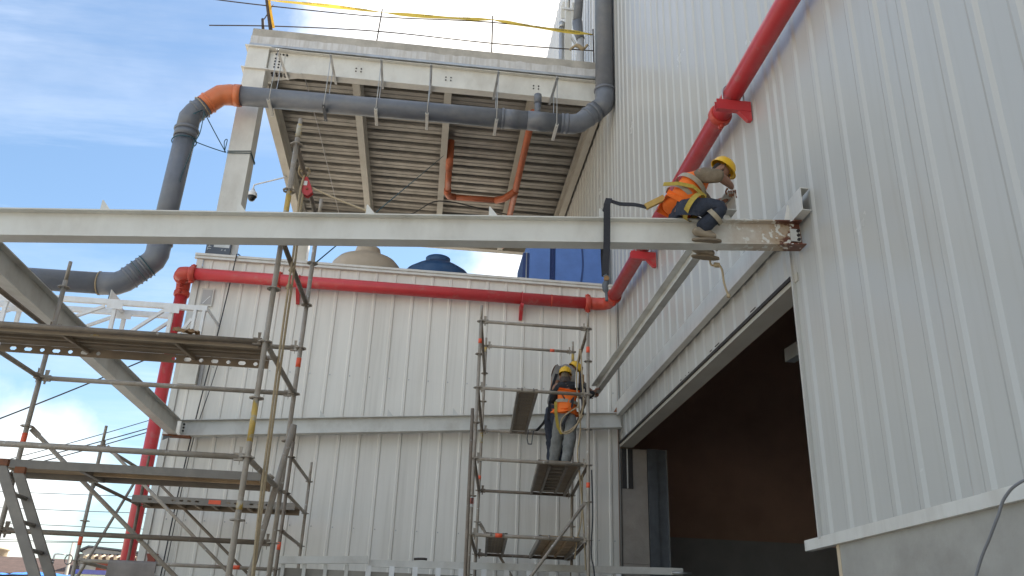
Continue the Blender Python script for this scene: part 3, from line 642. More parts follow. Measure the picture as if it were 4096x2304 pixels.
# dark notice on the column foot
SG = thing('notice_board', 'dark grey notice board with a pale panel at the column foot', 'sign', (-4.19, 15.15, 8.1))
MB().box(-4.42, -3.97, 15.10, 15.19, 8.1, 8.95).build('board', 'sign_grey', SG)
MB().box(-4.28, -3.99, 15.094, 15.099, 8.475, 8.80).build('pale_panel', 'sign_pale', SG)
text_mesh('THE', 0.10, 'lettering', 'sign_pale', SG, (-4.355, 15.096, 8.50), (0, 0, 1), (-1, 0, 0))
text_mesh('F  4', 0.055, 'lettering', 'sign_pale', SG, (-4.09, 15.096, 8.42), (1, 0, 0), (0, 0, 1))

# water tanks and blue wrapped units on the annex roof
tb = thing('water_tank', 'beige plastic water tank with a domed top behind the parapet', 'tank', (-1.585, 17.5, 7.5))
MB().lathe((-1.585, 17.5, 7.44), [(0.74, 0), (0.78, 0.1), (0.78, 1.55), (0.80, 1.60), (0.80, 1.75), (0.76, 1.90), (0.66, 2.02), (0.50, 2.10), (0.36, 2.15), (0.31, 2.19), (0.295, 2.24), (0.285, 2.30)], 40).build('body', 'tank_beige', tb)
MB().lathe((-1.585, 17.5, 7.44), [(0.285, 2.29), (0.27, 2.36), (0.18, 2.41), (0.001, 2.43)], 32).build('lid', 'tank_beige', tb)
for q in range(3):
    MB().tube([(-1.47 + 0.05 * math.cos(a) + .03 * q, 16.80 + .04 * q + (1 - math.sin(a)) * .01, 9.24 + 0.05 * q + 0.05 * math.sin(a)) for a in [R(30 + 24 * j) for j in range(6)]], 0.012, 5).build('emblem', 'bolt', tb)
tb2 = thing('water_tank', 'dark blue plastic water tank with an open neck behind the parapet', 'tank', (0.0, 17.5, 7.5))
MB().lathe((0.0, 17.5, 7.44), [(0.74, 0), (0.77, 0.1), (0.77, 1.6), (0.76, 1.78), (0.70, 1.88), (0.50, 2.02), (0.30, 2.13), (0.262, 2.15)], 40).build('body', 'tank_blue', tb2)
MB().lathe((0.0, 17.5, 7.44), [(0.265, 2.14), (0.275, 2.20), (0.280, 2.26), (0.262, 2.27), (0.25, 2.18)], 32).build('neck', 'tank_blue', tb2)
for xa, xb, lab in ((1.81, 2.22, 'narrow blue wrapped unit at the left behind the annex parapet'), (2.335, 3.36, 'wide blue wrapped unit beside the warehouse wall behind the annex parapet')):
    bu = thing('wrapped_unit', lab, 'crate', ((xa + xb) / 2, 15.5, 7.5))
    MB().box(xa, xb, 15.12, 16.2, 7.5, 9.35).build('wrap', 'blue_tarp', bu)
    for sx_ in ([xa + .45, xa + .47] if xb - xa > .6 else [xb - .03]):
        MB().tube(smooth_path([(sx_ + .05, 15.112, 9.3), (sx_ + .09, 15.108, 8.7), (sx_ + .02, 15.112, 8.1)], 5), 0.006, 5).build('strap', 'blue_dark', bu)
    if xb - xa < .6:
        MB().box(xa - 0.13, xa - 0.003, 15.14, 16.15, 7.5, 8.9).build('side_flap', 'blue_dark', bu)
        MB().tube([(xa - .06, 15.12, 8.9), (xa - .06, 15.12, 7.6)], 0.012, 6).build('strap', 'galv', bu)
        MB().box(xb + 0.003, xb + 0.11, 15.2, 16.1, 7.5, 9.3).build('side_flap', 'blue_dark', bu)

# ------------------------------------------------------------------ red fire main
FM = thing('fire_main', 'red steel fire main running along both walls and down the annex corner', 'pipe', (-4.47, 14.4, 0.0))
fr = 0.111; FZ = 7.60; FX = 3.245; FY = 14.40
def cpl(p, ax, r=0.140, t=0.055, bolts=True):
    p = Vector(p); ax = Vector(ax).normalized()
    c = MB().tube([p - ax * t, p - ax * t * .6, p + ax * t * .6, p + ax * t], [r * .90, r, r, r * .90], 20).build('coupling', 'red_cast', FM)
    sdv = ax.cross(Vector((0, 0, 1)));
    if sdv.length < .1: sdv = Vector((1, 0, 0))
    sdv.normalize(); up_ = sdv.cross(ax)
    for s_ in (-1, 1):
        q = p + (up_ if abs(ax.z) < .9 else Vector((0, -1, 0)).normalized() if s_ > 0 else Vector((0, 1, 0))) * (r + .018) * (s_ if abs(ax.z) < .9 else 1)
        MB().tube([q - ax * 0.045, q + ax * 0.045], 0.019, 8).build('clamp_bolt', 'red_cast', c)
        MB().disc(q, ax, 0.032, 0.03, 8).build('clamp_lug', 'red_cast', c)
MB().tube([(FX, -3.0, FZ), (FX, 13.98, FZ)], fr, 24).build('pipe_run', 'red_paint', FM)
MB().tube([(FX, 13.95, FZ), (FX, 14.17, FZ), (FX - .03, 14.30, FZ), (FX - .10, 14.37, FZ), (FX - .23, FY, FZ), (FX - .40, FY, FZ)], 0.118, 20).build('elbow', 'red_cast', FM)
cpl((FX - 0.40, FY, FZ), (1, 0, 0)); cpl((FX, 13.98, FZ), (0, 1, 0)); cpl((FX, 8.22, FZ), (0, 1, 0))
MB().tube([(FX - 0.38, FY, FZ), (-4.36, FY, FZ)], fr, 24).build('pipe_run', 'red_paint', FM)
cpl((-2.83, FY, FZ), (1, 0, 0), 0.122, 0.02, False)
ringw = MB().tube([(2.14, FY, FZ), (2.17, FY, FZ)], 0.114, 20).build('weld', 'red_cast', FM)
MB().tube([(-4.34, FY, FZ), (-4.46, FY, FZ), (-4.545, FY + .03, FZ), (-4.585, FY + .11, FZ), (-4.59, FY + .20, FZ)], [0.118, 0.122, 0.126, 0.122, 0.118], 20).build('elbow', 'red_cast', FM)
MB().tube([(-4.59, FY + .17, FZ), (-4.59, FY + .28, FZ), (-4.59, FY + .35, FZ - .04), (-4.59, FY + .37, FZ - .13), (-4.59, FY + .37, FZ - .26)], [0.118, 0.122, 0.126, 0.122, 0.118], 20).build('elbow', 'red_cast', FM)
cpl((-4.36, FY, FZ), (1, 0, 0)); cpl((-4.59, FY + .185, FZ), (0, 1, 0)); cpl((-4.59, FY + .37, FZ - .26), (0, 0, 1))
MB().tube([(-4.59, FY + .37, FZ - .26), (-4.59, FY + .37, 0)], fr, 24).build('pipe_run', 'red_paint', FM)
# wall brackets of the fire main
def wall_bracket(yb, lab):
    b = thing('pipe_bracket', lab, 'bracket', (XR - .2, yb, 7.2), 'brackets of the fire main')
    MB().sweep([(-0.035, -0.065), (0.035, -0.065), (0.035, 0.065), (0.029, 0.065), (0.029, -0.059), (-0.029, -0.059), (-0.029, 0.065), (-0.035, 0.065)], (3.03, yb, 7.42), (XR - 0.032, yb, 7.42)).build('arm', 'red_paint', b)
    MB().prism([(3.28, yb - .03, 7.353), (XR - .03, yb - .03, 7.353), (XR - .03, yb - .03, 7.235), (XR - .075, yb - .03, 7.235)], (0, 1, 0), 0.06).build('knee', 'red_paint', b)
    u_ = [(FX + .125 * math.cos(a), yb, FZ + .125 * math.sin(a)) for a in [math.pi * i / 12 for i in range(13)]]
    MB().tube([(FX + .125, yb, 7.44)] + u_ + [(FX - .125, yb, 7.44)], 0.009, 6).build('u_bolt', 'galv', b)
wall_bracket(7.78, 'red bracket under the fire main above the seated worker')
wall_bracket(11.85, 'red bracket under the fire main just below the front beam')
wall_bracket(3.6, 'red bracket of the fire main nearest the camera on the right wall')
for bx_, lab in ((-2.47, 'small red bracket below the pipe at the left of the annex'), (1.60, 'small red bracket below the pipe above the tall scaffold')):
    b = thing('pipe_bracket', lab, 'bracket', (bx_, 14.45, 7.2), 'brackets of the fire main')
    MB().prism([(bx_ - .03, FY - .10, 7.475), (bx_ - .03, YB - .03, 7.475), (bx_ - .03, YB - .03, 7.22), (bx_ - .03, YB - .06, 7.22), (bx_ - .03, FY - .10, 7.42)], (1, 0, 0), 0.06).build('arm', 'red_paint', b)
    u_ = [(bx_, FY + .122 * math.cos(a), FZ + .122 * math.sin(a)) for a in [math.pi * i / 12 for i in range(13)]]
    MB().tube([(bx_, FY + .122, 7.46)] + u_ + [(bx_, FY - .122, 7.46)], 0.008, 6).build('u_bolt', 'red_paint', b)
b = thing('pipe_bracket', 'dark red bracket at the foot of the annex corner near the cloth', 'bracket', (-4.25, 14.45, 2.6), 'brackets of the fire main')
MB().prism([(-4.24, 14.52, 2.80), (-4.06, 14.52, 2.80), (-4.09, 14.52, 2.72), (-4.10, 14.52, 2.45), (-4.20, 14.52, 2.45), (-4.21, 14.52, 2.72)], (0, 1, 0), 0.04).build('arm', 'house_red', b)
MB().box(-4.24, -4.08, 14.5, 14.56, 2.35, 2.47).build('foot', 'house_red', b)

# ------------------------------------------------------------------ white pipe truss on the left
TR = thing('pipe_truss', 'white welded steel truss carrying the drain pipe past the annex corner', 'truss', (-6.2, 14.3, 5.9))
def chord(a, b, w=.075, h=.09): return MB().obox(a, b, w, h).build('chord', 'white_steel', TR)
TY0, TY1 = 14.06, 14.55
for ty in (TY0, TY1):
    xe = -3.89 if ty == TY0 else -4.62
    chord((-12, ty, 6.82), (xe, ty, 6.82)); chord((-12, ty, 6.12), (xe, ty, 6.12))
    for vx in (-8.9, -7.17, -5.41, -4.47):
        if vx > xe: continue
        MB().obox((vx, ty, 6.78), (vx, ty, 6.16), 0.06, 0.06, (1, 0, 0)).build('upright', 'white_steel', TR)
        MB().box(vx - .13, vx + .13, ty - .047, ty - .039, 6.69, 6.80).build('gusset', 'white_steel', TR)
    for va, vb in ((-5.58, -6.75), (-7.3, -8.6), (-4.60, -5.25)):
        MB().obox((va, ty, 6.74), (vb, ty, 6.15), 0.05, 0.05).build('diagonal', 'white_steel', TR)
MB().obox((-4.08, TY0, 6.78), (-4.08, TY0, 6.16), 0.10, 0.05, (1, 0, 0)).build('upright', 'white_steel', TR)
MB().obox((-3.935, TY0, 6.78), (-3.935, TY0, 6.16), 0.085, 0.05, (1, 0, 0)).build('upright', 'white_steel', TR)
MB().obox((-4.12, TY0, 6.62), (-4.36, TY0, 6.2), 0.045, 0.045).build('diagonal', 'white_steel', TR)
MB().obox((-3.90, TY0 + .02, 6.83), (-3.78, TY1 - .03, 6.70), 0.02, 0.05).build('end_clip', 'white_steel', TR)
for vx in (-5.44, -7.2, -9.0):
    MB().obox((vx, TY0 + .04, 6.82), (vx, TY1 - .04, 6.82), 0.06, 0.05).build('cross_bar', 'white_steel', TR)
pb = thing('pipe_saddle', 'short cream channel wedged between drain pipe and white truss', 'bracket', (-5.47, 14.4, 6.86))
MB().sweep([(-0.045, -0.09), (0.045, -0.09), (0.045, -0.08), (-0.035, -0.08), (-0.035, 0.09), (-0.045, 0.09)], (-5.50, 14.06, 6.96), (-5.50, 14.70, 6.96)).build('channel', 'cream', pb)
MB().box(-5.60, -5.565, 14.15, 14.2, 6.862, 7.10).build('stub', 'dark_steel', pb)

# ------------------------------------------------------------------ canopy steel
def fz(x): return 5.19 + 0.076 * x
def az(x): return 5.243 + 0.0806 * x
TABX = (-2.92, -1.765, -0.63, 0.49, 1.53, 2.74)
BF = thing('canopy_beam', 'long cream steel beam crossing the picture with the worker sitting on it', 'beam', (0, 6.865, 4.9), 'canopy beams')
x0_, x1_ = -5.2, XR - 0.045
hb = 0.257; pf = ibeam_prof(0.15, hb, 0.011, 0.008)
MB().sweep(pf, (x0_, 6.865, fz(x0_) - hb / 2), (2.35, 6.865, fz(2.35) - hb / 2)).build('beam_length', 'cream', BF)
MB().sweep(pf, (2.35, 6.865, fz(2.35) - hb / 2), (x1_, 6.865, fz(x1_) - hb / 2)).build('beam_length', 'cream_rust', BF)
for tx in TABX:
    MB().prism([(tx - 0.055, 6.90, fz(tx)), (tx + 0.075, 6.90, fz(tx)), (tx - 0.045, 6.90, fz(tx) + 0.145), (tx - 0.055, 6.90, fz(tx) + 0.145)], (0, 1, 0), 0.008).build('purlin_cleat', 'cream', BF)
pl = MB().box(3.31, 3.405, 6.842, 6.853, fz(3.36) - .20, fz(3.36) - .07).build('end_plate', 'primer', BF)
hexbolts('bolt', [(3.385, 6.838, fz(3.36) - .09 - .045 * i) for i in range(3)], (0, 1, 0), 0.017, 0.02, 'bolt', pl)
BA = thing('canopy_beam', 'grey cream steel beam bolted low across the annex wall', 'beam', (0, 14.345, 4.9), 'canopy beams')
xa, xb = -4.03, XR - 0.045
MB().sweep(ibeam_prof(0.15, 0.27, 0.012, 0.008), (xa, 14.345, az(xa) - .135), (xb, 14.345, az(xb) - .135)).build('beam_length', 'primer', BA)
for tx in TABX[:-1]:
    MB().prism([(tx - 0.035, 14.33, az(tx)), (tx + 0.085, 14.33, az(tx)), (tx - 0.030, 14.33, az(tx) + 0.13), (tx - 0.035, 14.33, az(tx) + 0.13)], (0, 1, 0), 0.008).build('purlin_cleat', 'primer', BA)
MB().prism([(3.28, 14.30, az(3.3)), (3.36, 14.30, az(3.3)), (3.42, 14.30, az(3.3) + .18), (3.40, 14.30, az(3.3) + .20)], (0, 1, 0), 0.01).build('purlin_cleat', 'rust', BA)
hexbolts('bolt', [(-3.985, 14.325, az(-4) - .07 - .055 * i) for i in range(3)], (0, 1, 0), 0.017, 0.03, 'bolt', BA)
MB().box(-4.04, -3.93, 14.330, 14.338, az(-4) - .22, az(-4) - .04).build('end_plate', 'primer', BA)
BL = thing('canopy_beam', 'cream steel beam running from the camera side back to the annex corner', 'beam', (-4.125, 10.6, 4.66), 'canopy beams')
MB().sweep(ibeam_prof(0.15, 0.27, 0.012, 0.008), (-4.125, 6.95, 4.795), (-4.125, 14.40, 4.795)).build('beam_length', 'primer', BL)
MB().box(-4.28, -3.85, 14.25, 14.42, 4.635, 4.655).build('seat_plate', 'rust', BL)
MB().prism([(-4.27, 14.27, 4.634), (-4.12, 14.27, 4.634), (-4.27, 14.27, 4.56)], (0, 1, 0), 0.012).build('seat_rib', 'dark_steel', BL)
# channel on the warehouse wall
CH = [(-0.045, -0.12), (0.045, -0.12), (0.045, -0.112), (-0.037, -0.112), (-0.037, 0.112), (0.045, 0.112), (0.045, 0.12), (-0.045, 0.12)]
WC = thing('wall_channel', 'pale steel channel fixed along the warehouse wall above the doorway', 'beam', (3.40, 10.5, 5.46))
MB().sweep(CH, (3.387, 6.62, 5.585), (3.387, 14.40, 5.585)).build('channel_length', 'trim', WC)
MB().prism([(3.27, 6.88, fz(3.3) + .001), (3.40, 6.88, fz(3.3) + .01), (3.335, 6.90, 5.68)], (0, 1, 0), 0.01).build('cleat', 'cream', WC)
# purlin being set
CP = [(0.045, -0.10), (-0.045, -0.10), (-0.045, -0.093), (0.038, -0.093), (0.038, 0.093), (-0.045, 0.093), (-0.045, 0.10), (0.045, 0.10)][::-1]
PU = thing('purlin', 'cream steel purlin being lifted between seated worker and scaffold crew', 'beam', (2.70, 10, 5.4))
MB().sweep(CP, (2.735, 6.80, 5.60), (2.70, 13.15, 5.525)).build('channel_length', 'primer', PU)
ro = thing('tie_rope', 'short pale rope knotted round the purlin under the front beam', 'rope', (2.66, 7.1, 5.0))
MB().tube(smooth_path([(2.62, 6.96, 5.14), (2.60, 7.05, 5.30), (2.66, 7.25, 5.40), (2.70, 7.40, 5.44), (2.78, 7.35, 5.46), (2.79, 7.3, 5.6)], 6), 0.012, 6).build('strand', 'rope', ro)
MB().tube(smooth_path([(2.60, 7.0, 5.32), (2.58, 7.05, 5.14), (2.60, 7.1, 5.06), (2.64, 7.1, 5.05), (2.67, 7.08, 5.05), (2.69, 7.05, 4.98), (2.70, 7.05, 4.85), (2.73, 7.05, 4.73)], 6), 0.010, 6).build('strand', 'rope', ro)
MB().disc((2.735, 7.05, 4.72), (0.2, 0, 1), 0.018, 0.03, 8).build('knot', 'rope', ro)
MB().disc((2.655, 7.09, 5.05), (1, 0, 0), 0.026, 0.05, 8).build('knot', 'rope', ro)

# ------------------------------------------------------------------ scaffold towers
PRr = 0.0242
def rosette(p, m, parent):
    mb = MB(); x, y, z = p; n = 8; ri, ro_ = 0.026, 0.062
    ang = [2 * math.pi * (k_ + .5) / n for k_ in range(n)]
    V = [(x + r_ * math.cos(a), y + r_ * math.sin(a), z + dz) for dz in (-.005, .005) for r_ in (ri, ro_ - .016, ro_) for a in ang]
    F = []
    for L_ in (0, 1):
        o = L_ * 3 * n
        for k_ in range(n):
            k2 = (k_ + 1) % n
            F.append((o + n + k_, o + n + k2, o + 2 * n + k2, o + 2 * n + k_))            # outer rim
            if k_ % 2 == 0: F.append((o + k_, o + k2, o + n + k2, o + n + k_))              # spokes
    for k_ in range(n):
        k2 = (k_ + 1) % n
        F += [(2 * n + k_, 2 * n + k2, 5 * n + k2, 5 * n + k_), (n + k2, n + k_, 4 * n + k_, 4 * n + k2)]
    return mb.add(V, F).build('rosette', m, parent)
def post(T_, x, y, z0, z1, levels, m='scaf', segs=None):
    p = MB().tube([(x, y, z0), (x, y, z1 - 0.22 if z1 - z0 > 1 else z1)], PRr, 12).build('standard', m, T_)
    if z1 - z0 > 1: MB().tube([(x, y, z1 - 0.22), (x, y, z1)], 0.0195, 10).build('spigot', m, p)
    for z in levels: rosette((x, y, z), m, p)
    for (a, b_, mm) in (segs or []):
        MB().tube([(x, y, a), (x, y, b_)], PRr + .0012, 12).build('paint_band', mm, p)
    return p
def head(a, d, parent, m):
    a = Vector(a); d = Vector(d).normalized()
    MB().obox(a + d * 0.030, a + d * 0.105, 0.030, 0.062).build('wedge_head', m, parent)
    q = a + d * 0.052
    MB().prism([(q.x - .003, q.y - .003, q.z - 0.065), (q.x + .010 * d.x + .004, q.y + .010 * d.y, q.z - 0.065), (q.x + .026 * d.x + .004, q.y + .026 * d.y, q.z + 0.085), (q.x - .010 * d.x - .003, q.y - .010 * d.y - .003, q.z + 0.085)], d.cross(Vector((0, 0, 1))), 0.006).build('wedge', m, parent)
def ledger(T_, a, b_, m='scaf', name='ledger'):
    a = Vector(a); b_ = Vector(b_); d = (b_ - a).normalized()
    o = MB().tube([a + d * 0.07, b_ - d * 0.07], PRr, 12).build(name, m, T_)
    head(a, d, o, m); head(b_, -d, o, m); return o
def brace(T_, a, b_, m='scaf', r=0.0215):
    a = Vector(a); b_ = Vector(b_); d = (b_ - a).normalized()
    o = MB().tube([a + d * .06, b_ - d * .06], r, 10).build('brace', m, T_)
    for p, dd in ((a, d), (b_, -d)):
        MB().obox(p + dd * .02, p + dd * .13, 0.012, 0.055).build('brace_end', m, o)
    return o
def band_on(x, y, z0, z1, parent, m='tape_orange'):
    MB().tube([(x, y, z0), (x, y, z1)], PRr + .0022, 12).build('marker_tape', m, parent)
LV = [0.47 + 0.5 * i for i in range(13)]
def lv(a, b): return [z for z in LV if a <= z <= b]
# tower A: near left
TA = thing('scaffold_tower', 'near scaffold tower at the left carrying the rope pulley', 'scaffold', (-2.7, 7.9, 0), 'scaffold towers')
A1, A2, A3, A4 = (-1.43, 7.10), (-1.385, 8.73), (-4.0, 7.10), (-3.925, 8.73)
p = post(TA, *A1, 0, 6.27, lv(0, 6.0), 'scaf', [(3.10, 3.45, 'scaf_yellow'), (5.12, 5.46, 'scaf_yellow'), (2.55, 2.62, 'scaf_yellow'), (6.06, 6.20, 'scaf_yellow')])
p = post(TA, *A2, 0, 6.28, lv(0, 6.0), 'scaf')
band_on(*A2, 4.26, 4.36, p)
post(TA, *A3, 0, 5.27, lv(0, 5.0)); p = post(TA, *A4, 0, 5.27, lv(0, 5.0))
band_on(*A4, 3.26, 3.40, p)
def seg(T_, a, b_, z, m='scaf', nm='ledger'): return ledger(T_, (*a, z), (*b_, z), m, nm)
seg(TA, A3, A1, 3.97, 'scaf_dark'); seg(TA, A3, A1, 2.97)
seg(TA, A4, A2, 4.47); seg(TA, A4, A2, 3.97); seg(TA, A4, A2, 2.47, 'scaf_dark')
for z in (5.97, 4.97): seg(TA, A1, A2, z, 'scaf_dark', 'transom')
for z in (3.97, 2.97): seg(TA, A1, A2, z, 'scaf', 'transom')
for z in (4.47, 3.97, 2.97): seg(TA, A3, A4, z, 'scaf_dark' if z > 4 else 'scaf', 'transom')
brace(TA, (-3.91, 8.77, 3.47), (-1.45, 8.79, 1.47)); 
MB().tube([(-1.30, 8.45, 3.58), (-1.82, 8.45, 0.0)], 0.030, 12).build('raking_tube', 'scaf', TA)
# decks
def slotted(mb, x0, x1, z0, z1, y, t, holes):
    """upright flange with open rounded slots; holes = (centre, half width, half height)"""
    zs = (z0 + z1) / 2; cur = x0; hh = max(h[2] for h in holes)
    def q(a, b_, lo, hi): mb.box(a, b_, y, y + t, lo, hi)
    q(x0, x1, z0, zs - hh); q(x0, x1, zs + hh, z1)
    for c, hw, h2 in holes:
        q(cur, c - hw, zs - hh, zs + hh)
        for sx_ in (-1, 1):
            for sz in (-1, 1):
                mb.prism([(c + sx_ * hw, y, zs + sz * hh), (c + sx_ * (hw - .012), y, zs + sz * hh), (c + sx_ * hw, y, zs + sz * (hh - .014))], (0, 1, 0), t)
        cur = c + hw
    q(cur, x1, zs - hh, zs + hh)
DA = thing('scaffold_deck', 'perforated steel deck with slotted edge on the near left scaffold', 'deck', (-2.7, 7.45, 3.98), 'scaffold decks')
dx0, dx1 = -3.90, -1.50
mb = MB(); slotted(mb, dx0, dx1, 3.925, 4.005, 7.745, 0.004, [(-3.78, .028, .018)] + [(-3.65 + .1235 * i, .034 if i % 2 == 0 else .020, .018) for i in range(6)] + [(-2.36 + .1235 * i, .034 if i % 2 else .020, .018) for i in range(7)]); mb.build('slotted_edge', 'steel_plank', DA)
MB().box(dx0, dx1, 7.150, 7.154, 3.925, 4.005).build('edge', 'steel_plank', DA)
mb = MB(); ys = [7.155, 7.36, 7.372, 7.384, 7.396, 7.62, 7.632, 7.744]
for j in range(len(ys) - 1):
    if j in (1, 3, 5):
        xx = dx0
        k_ = 0
        while xx < dx1 - 0.03:
            gap = 0.014 if (k_ + j) % 1 == 0 else 0
            mb.box(xx, xx + 0.020, ys[j], ys[j + 1], 4.006, 4.010); xx += 0.034; k_ += 1
    else: mb.box(dx0, dx1, ys[j], ys[j + 1], 4.006, 4.010)
mb.build('perforated_plate', 'steel_plank', DA)
for yy in (7.30, 7.47, 7.56): MB().box(dx0, dx1, yy, yy + .03, 3.985, 4.004).build('stiffener', 'steel_plank', DA)
for xx in (-3.2, -2.25): MB().obox((xx, 7.16, 3.975), (xx + .08, 7.74, 3.975), 0.03, 0.03).build('cross_rib', 'steel_plank', DA)
for yy in (7.25, 7.65):
    MB().box(dx1, dx1 + 0.09, yy - .02, yy + .02, 3.99, 4.02).build('hook', 'scaf', DA); MB().box(dx0 - .09, dx0, yy - .02, yy + .02, 3.99, 4.02).build('hook', 'scaf', DA)
MB().box(-2.9, -2.83, 7.148, 7.1495, 3.94, 3.95).build('paint_mark', 'scaf_yellow', DA)
DB = thing('scaffold_deck', 'aluminium framed plywood deck low on the near left scaffold', 'deck', (-2.7, 8.4, 2.98), 'scaffold decks')
MB().box(-3.90, -1.48, 8.10, 8.115, 2.955, 3.03).build('edge', 'alu', DB); MB().box(-3.90, -1.48, 8.685, 8.70, 2.955, 3.03).build('edge', 'alu', DB)
MB().box(-3.05, -1.48, 8.1155, 8.6845, 3.012, 3.026).build('plywood', 'ply', DB); MB().box(-3.10, -1.48, 8.35, 8.39, 2.96, 3.020).build('stiffener', 'ply', DB)
MB().box(-3.90, -3.11, 8.40, 8.6845, 3.012, 3.026).build('plywood', 'ply', DB)
MB().box(-3.10, -3.055, 8.1155, 8.6845, 2.95, 3.020).build('cross_rib', 'alu', DB); MB().box(-1.50, -1.481, 8.1155, 8.6845, 2.95, 3.020).build('cross_rib', 'ply', DB)
for yy in (8.2, 8.6): MB().tube([(-1.47, yy, 3.0), (-1.42, yy, 3.03), (-1.38, yy, 3.0)], 0.015, 8).build('hook', 'scaf', DB)
# tower B: behind, left
TB = thing('scaffold_tower', 'lower scaffold tower behind, in front of the red riser', 'scaffold', (-3.1, 13, 0), 'scaffold towers')
B1, B2, B3, B4 = (-1.835, 12.08), (-1.79, 14.0), (-4.385, 12.05), (-4.34, 14.0)
post(TB, *B1, 0, 4.40, lv(0, 4.0), 'scaf_dark'); pB2 = post(TB, *B2, 0, 4.28, lv(0, 4.0)); pB3 = post(TB, *B3, 0, 4.25, lv(0, 4.0)); pB4 = post(TB, *B4, 0, 4.24, lv(0, 4.0), 'scaf_dark')
band_on(*B3, 2.66, 2.78, pB3); band_on(*B4, 2.52, 2.62, pB4); band_on(*B1, 2.72, 2.82, TB.children[0] if TB.children else pB2)
seg(TB, B3, B1, 2.47); seg(TB, B4, B2, 2.42); seg(TB, B3, B4, 2.47, 'scaf', 'transom')
for z in (3.97, 3.47, 2.97): seg(TB, B1, B2, z, 'scaf', 'transom')
for z in (3.47,): seg(TB, B3, B4, z, 'scaf_dark', 'transom')
lo = seg(TB, B3, B4, 3.97, 'scaf', 'transom')
brace(TB, (-4.31, 11.99, 3.97), (-1.86, 11.99, 1.93)); brace(TB, (-4.30, 14.05, 3.97), (-1.86, 14.05, 1.97), 'scaf_dark'); brace(TB, (-4.41, 13.9, 3.90), (-4.41, 12.12, 2.1))
MB().tube([(-2.42, 12.05, 2.472), (-2.30, 12.05, 2.472)], PRr + .003, 10).build('marker_tape', 'tape_orange', TB)
DBB = thing('scaffold_deck', 'galvanised slotted deck on the lower scaffold behind', 'deck', (-3.1, 13.7, 3.46), 'scaffold decks')
mb = MB(); slotted(mb, -4.28, -1.88, 3.43, 3.535, 13.40, 0.004, [(-4.02 + .115 * i, .034, .013) for i in (0, 1, 3, 4, 5, 6, 10, 11, 13, 14, 15)]); mb.build('slotted_edge', 'alu', DBB)
MB().box(-4.28, -1.88, 14.0, 14.004, 3.43, 3.535).build('edge', 'steel_plank', DBB)
MB().box(-4.28, -1.88, 13.405, 13.999, 3.520, 3.530).build('plate', 'steel_plank', DBB)
for i in range(9): MB().box(-4.2 + i * .26, -4.15 + i * .26, 13.406, 13.998, 3.45, 3.518).build('cross_rib', 'steel_plank', DBB)
MB().box(-3.16, -2.98, 13.394, 13.3985, 3.455, 3.515).build('marker_tape', 'tape_orange', DBB)
# tower C: the working tower
TCc = thing('scaffold_tower', 'tall narrow scaffold tower in the middle with two workers on it', 'scaffold', (1.6, 12.7, 0), 'scaffold towers')
CNL, CNR, CFL, CFR = (0.690, 11.47), (2.268, 11.47), (0.947, 13.97), (2.490, 13.97)
pnl = post(TCc, *CNL, 0, 6.22, lv(0, 6.0)); pnr = post(TCc, *CNR, 0, 6.22, lv(0, 6.0)); pfl = post(TCc, *CFL, 0, 6.62, lv(0, 6.5), 'scaf', [(4.75, 4.93, 'scaf_yellow'), (6.36, 6.44, 'scaf_yellow')]); pfr = post(TCc, *CFR, 0, 6.66, lv(0, 6.5), 'scaf', [(6.3, 6.44, 'scaf_yellow')])
band_on(*CNL, 5.63, 5.70, pnl); band_on(*CNR, 5.60, 5.69, pnr); band_on(*CNR, 3.66, 3.73, pnr); band_on(*CFL, 4.15, 4.21, pfl); band_on(*CNL, 3.32, 3.46, pnl, 'paper'); band_on(*CNL, 3.36, 3.44, pnl)
for z in (5.97, 4.97, 3.97, 2.97): seg(TCc, CNL, CNR, z)
o = seg(TCc, CFL, CFR, 6.47); seg(TCc, CFL, CFR, 4.97); seg(TCc, CFL, CFR, 3.97, 'scaf_dark'); seg(TCc, CFL, CFR, 2.97, 'scaf_dark')
MB().tube([(2.08, 13.97, 6.47), (2.16, 13.97, 6.47)], PRr + .003, 10).build('marker_tape', 'tape_orange', o)
for z in (5.97, 4.97, 3.97, 2.97): seg(TCc, CNR, CFR, z, 'scaf_dark', 'transom'); seg(TCc, CNL, CFL, z, 'scaf_dark', 'transom')
brace(TCc, (2.23, 11.42, 3.47), (0.75, 11.42, 1.45)); brace(TCc, (0.98, 14.02, 3.47), (2.45, 14.02, 1.35))
MB().tube([(0.625, 11.30, 4.62), (0.665, 11.30, 0)], PRr, 10).build('side_tube', 'scaf_dark', TCc)
MB().tube([(1.02, 11.44, 2.972), (1.11, 11.44, 2.972)], PRr + .004, 10).build('marker_tape', 'tape_orange', TCc)
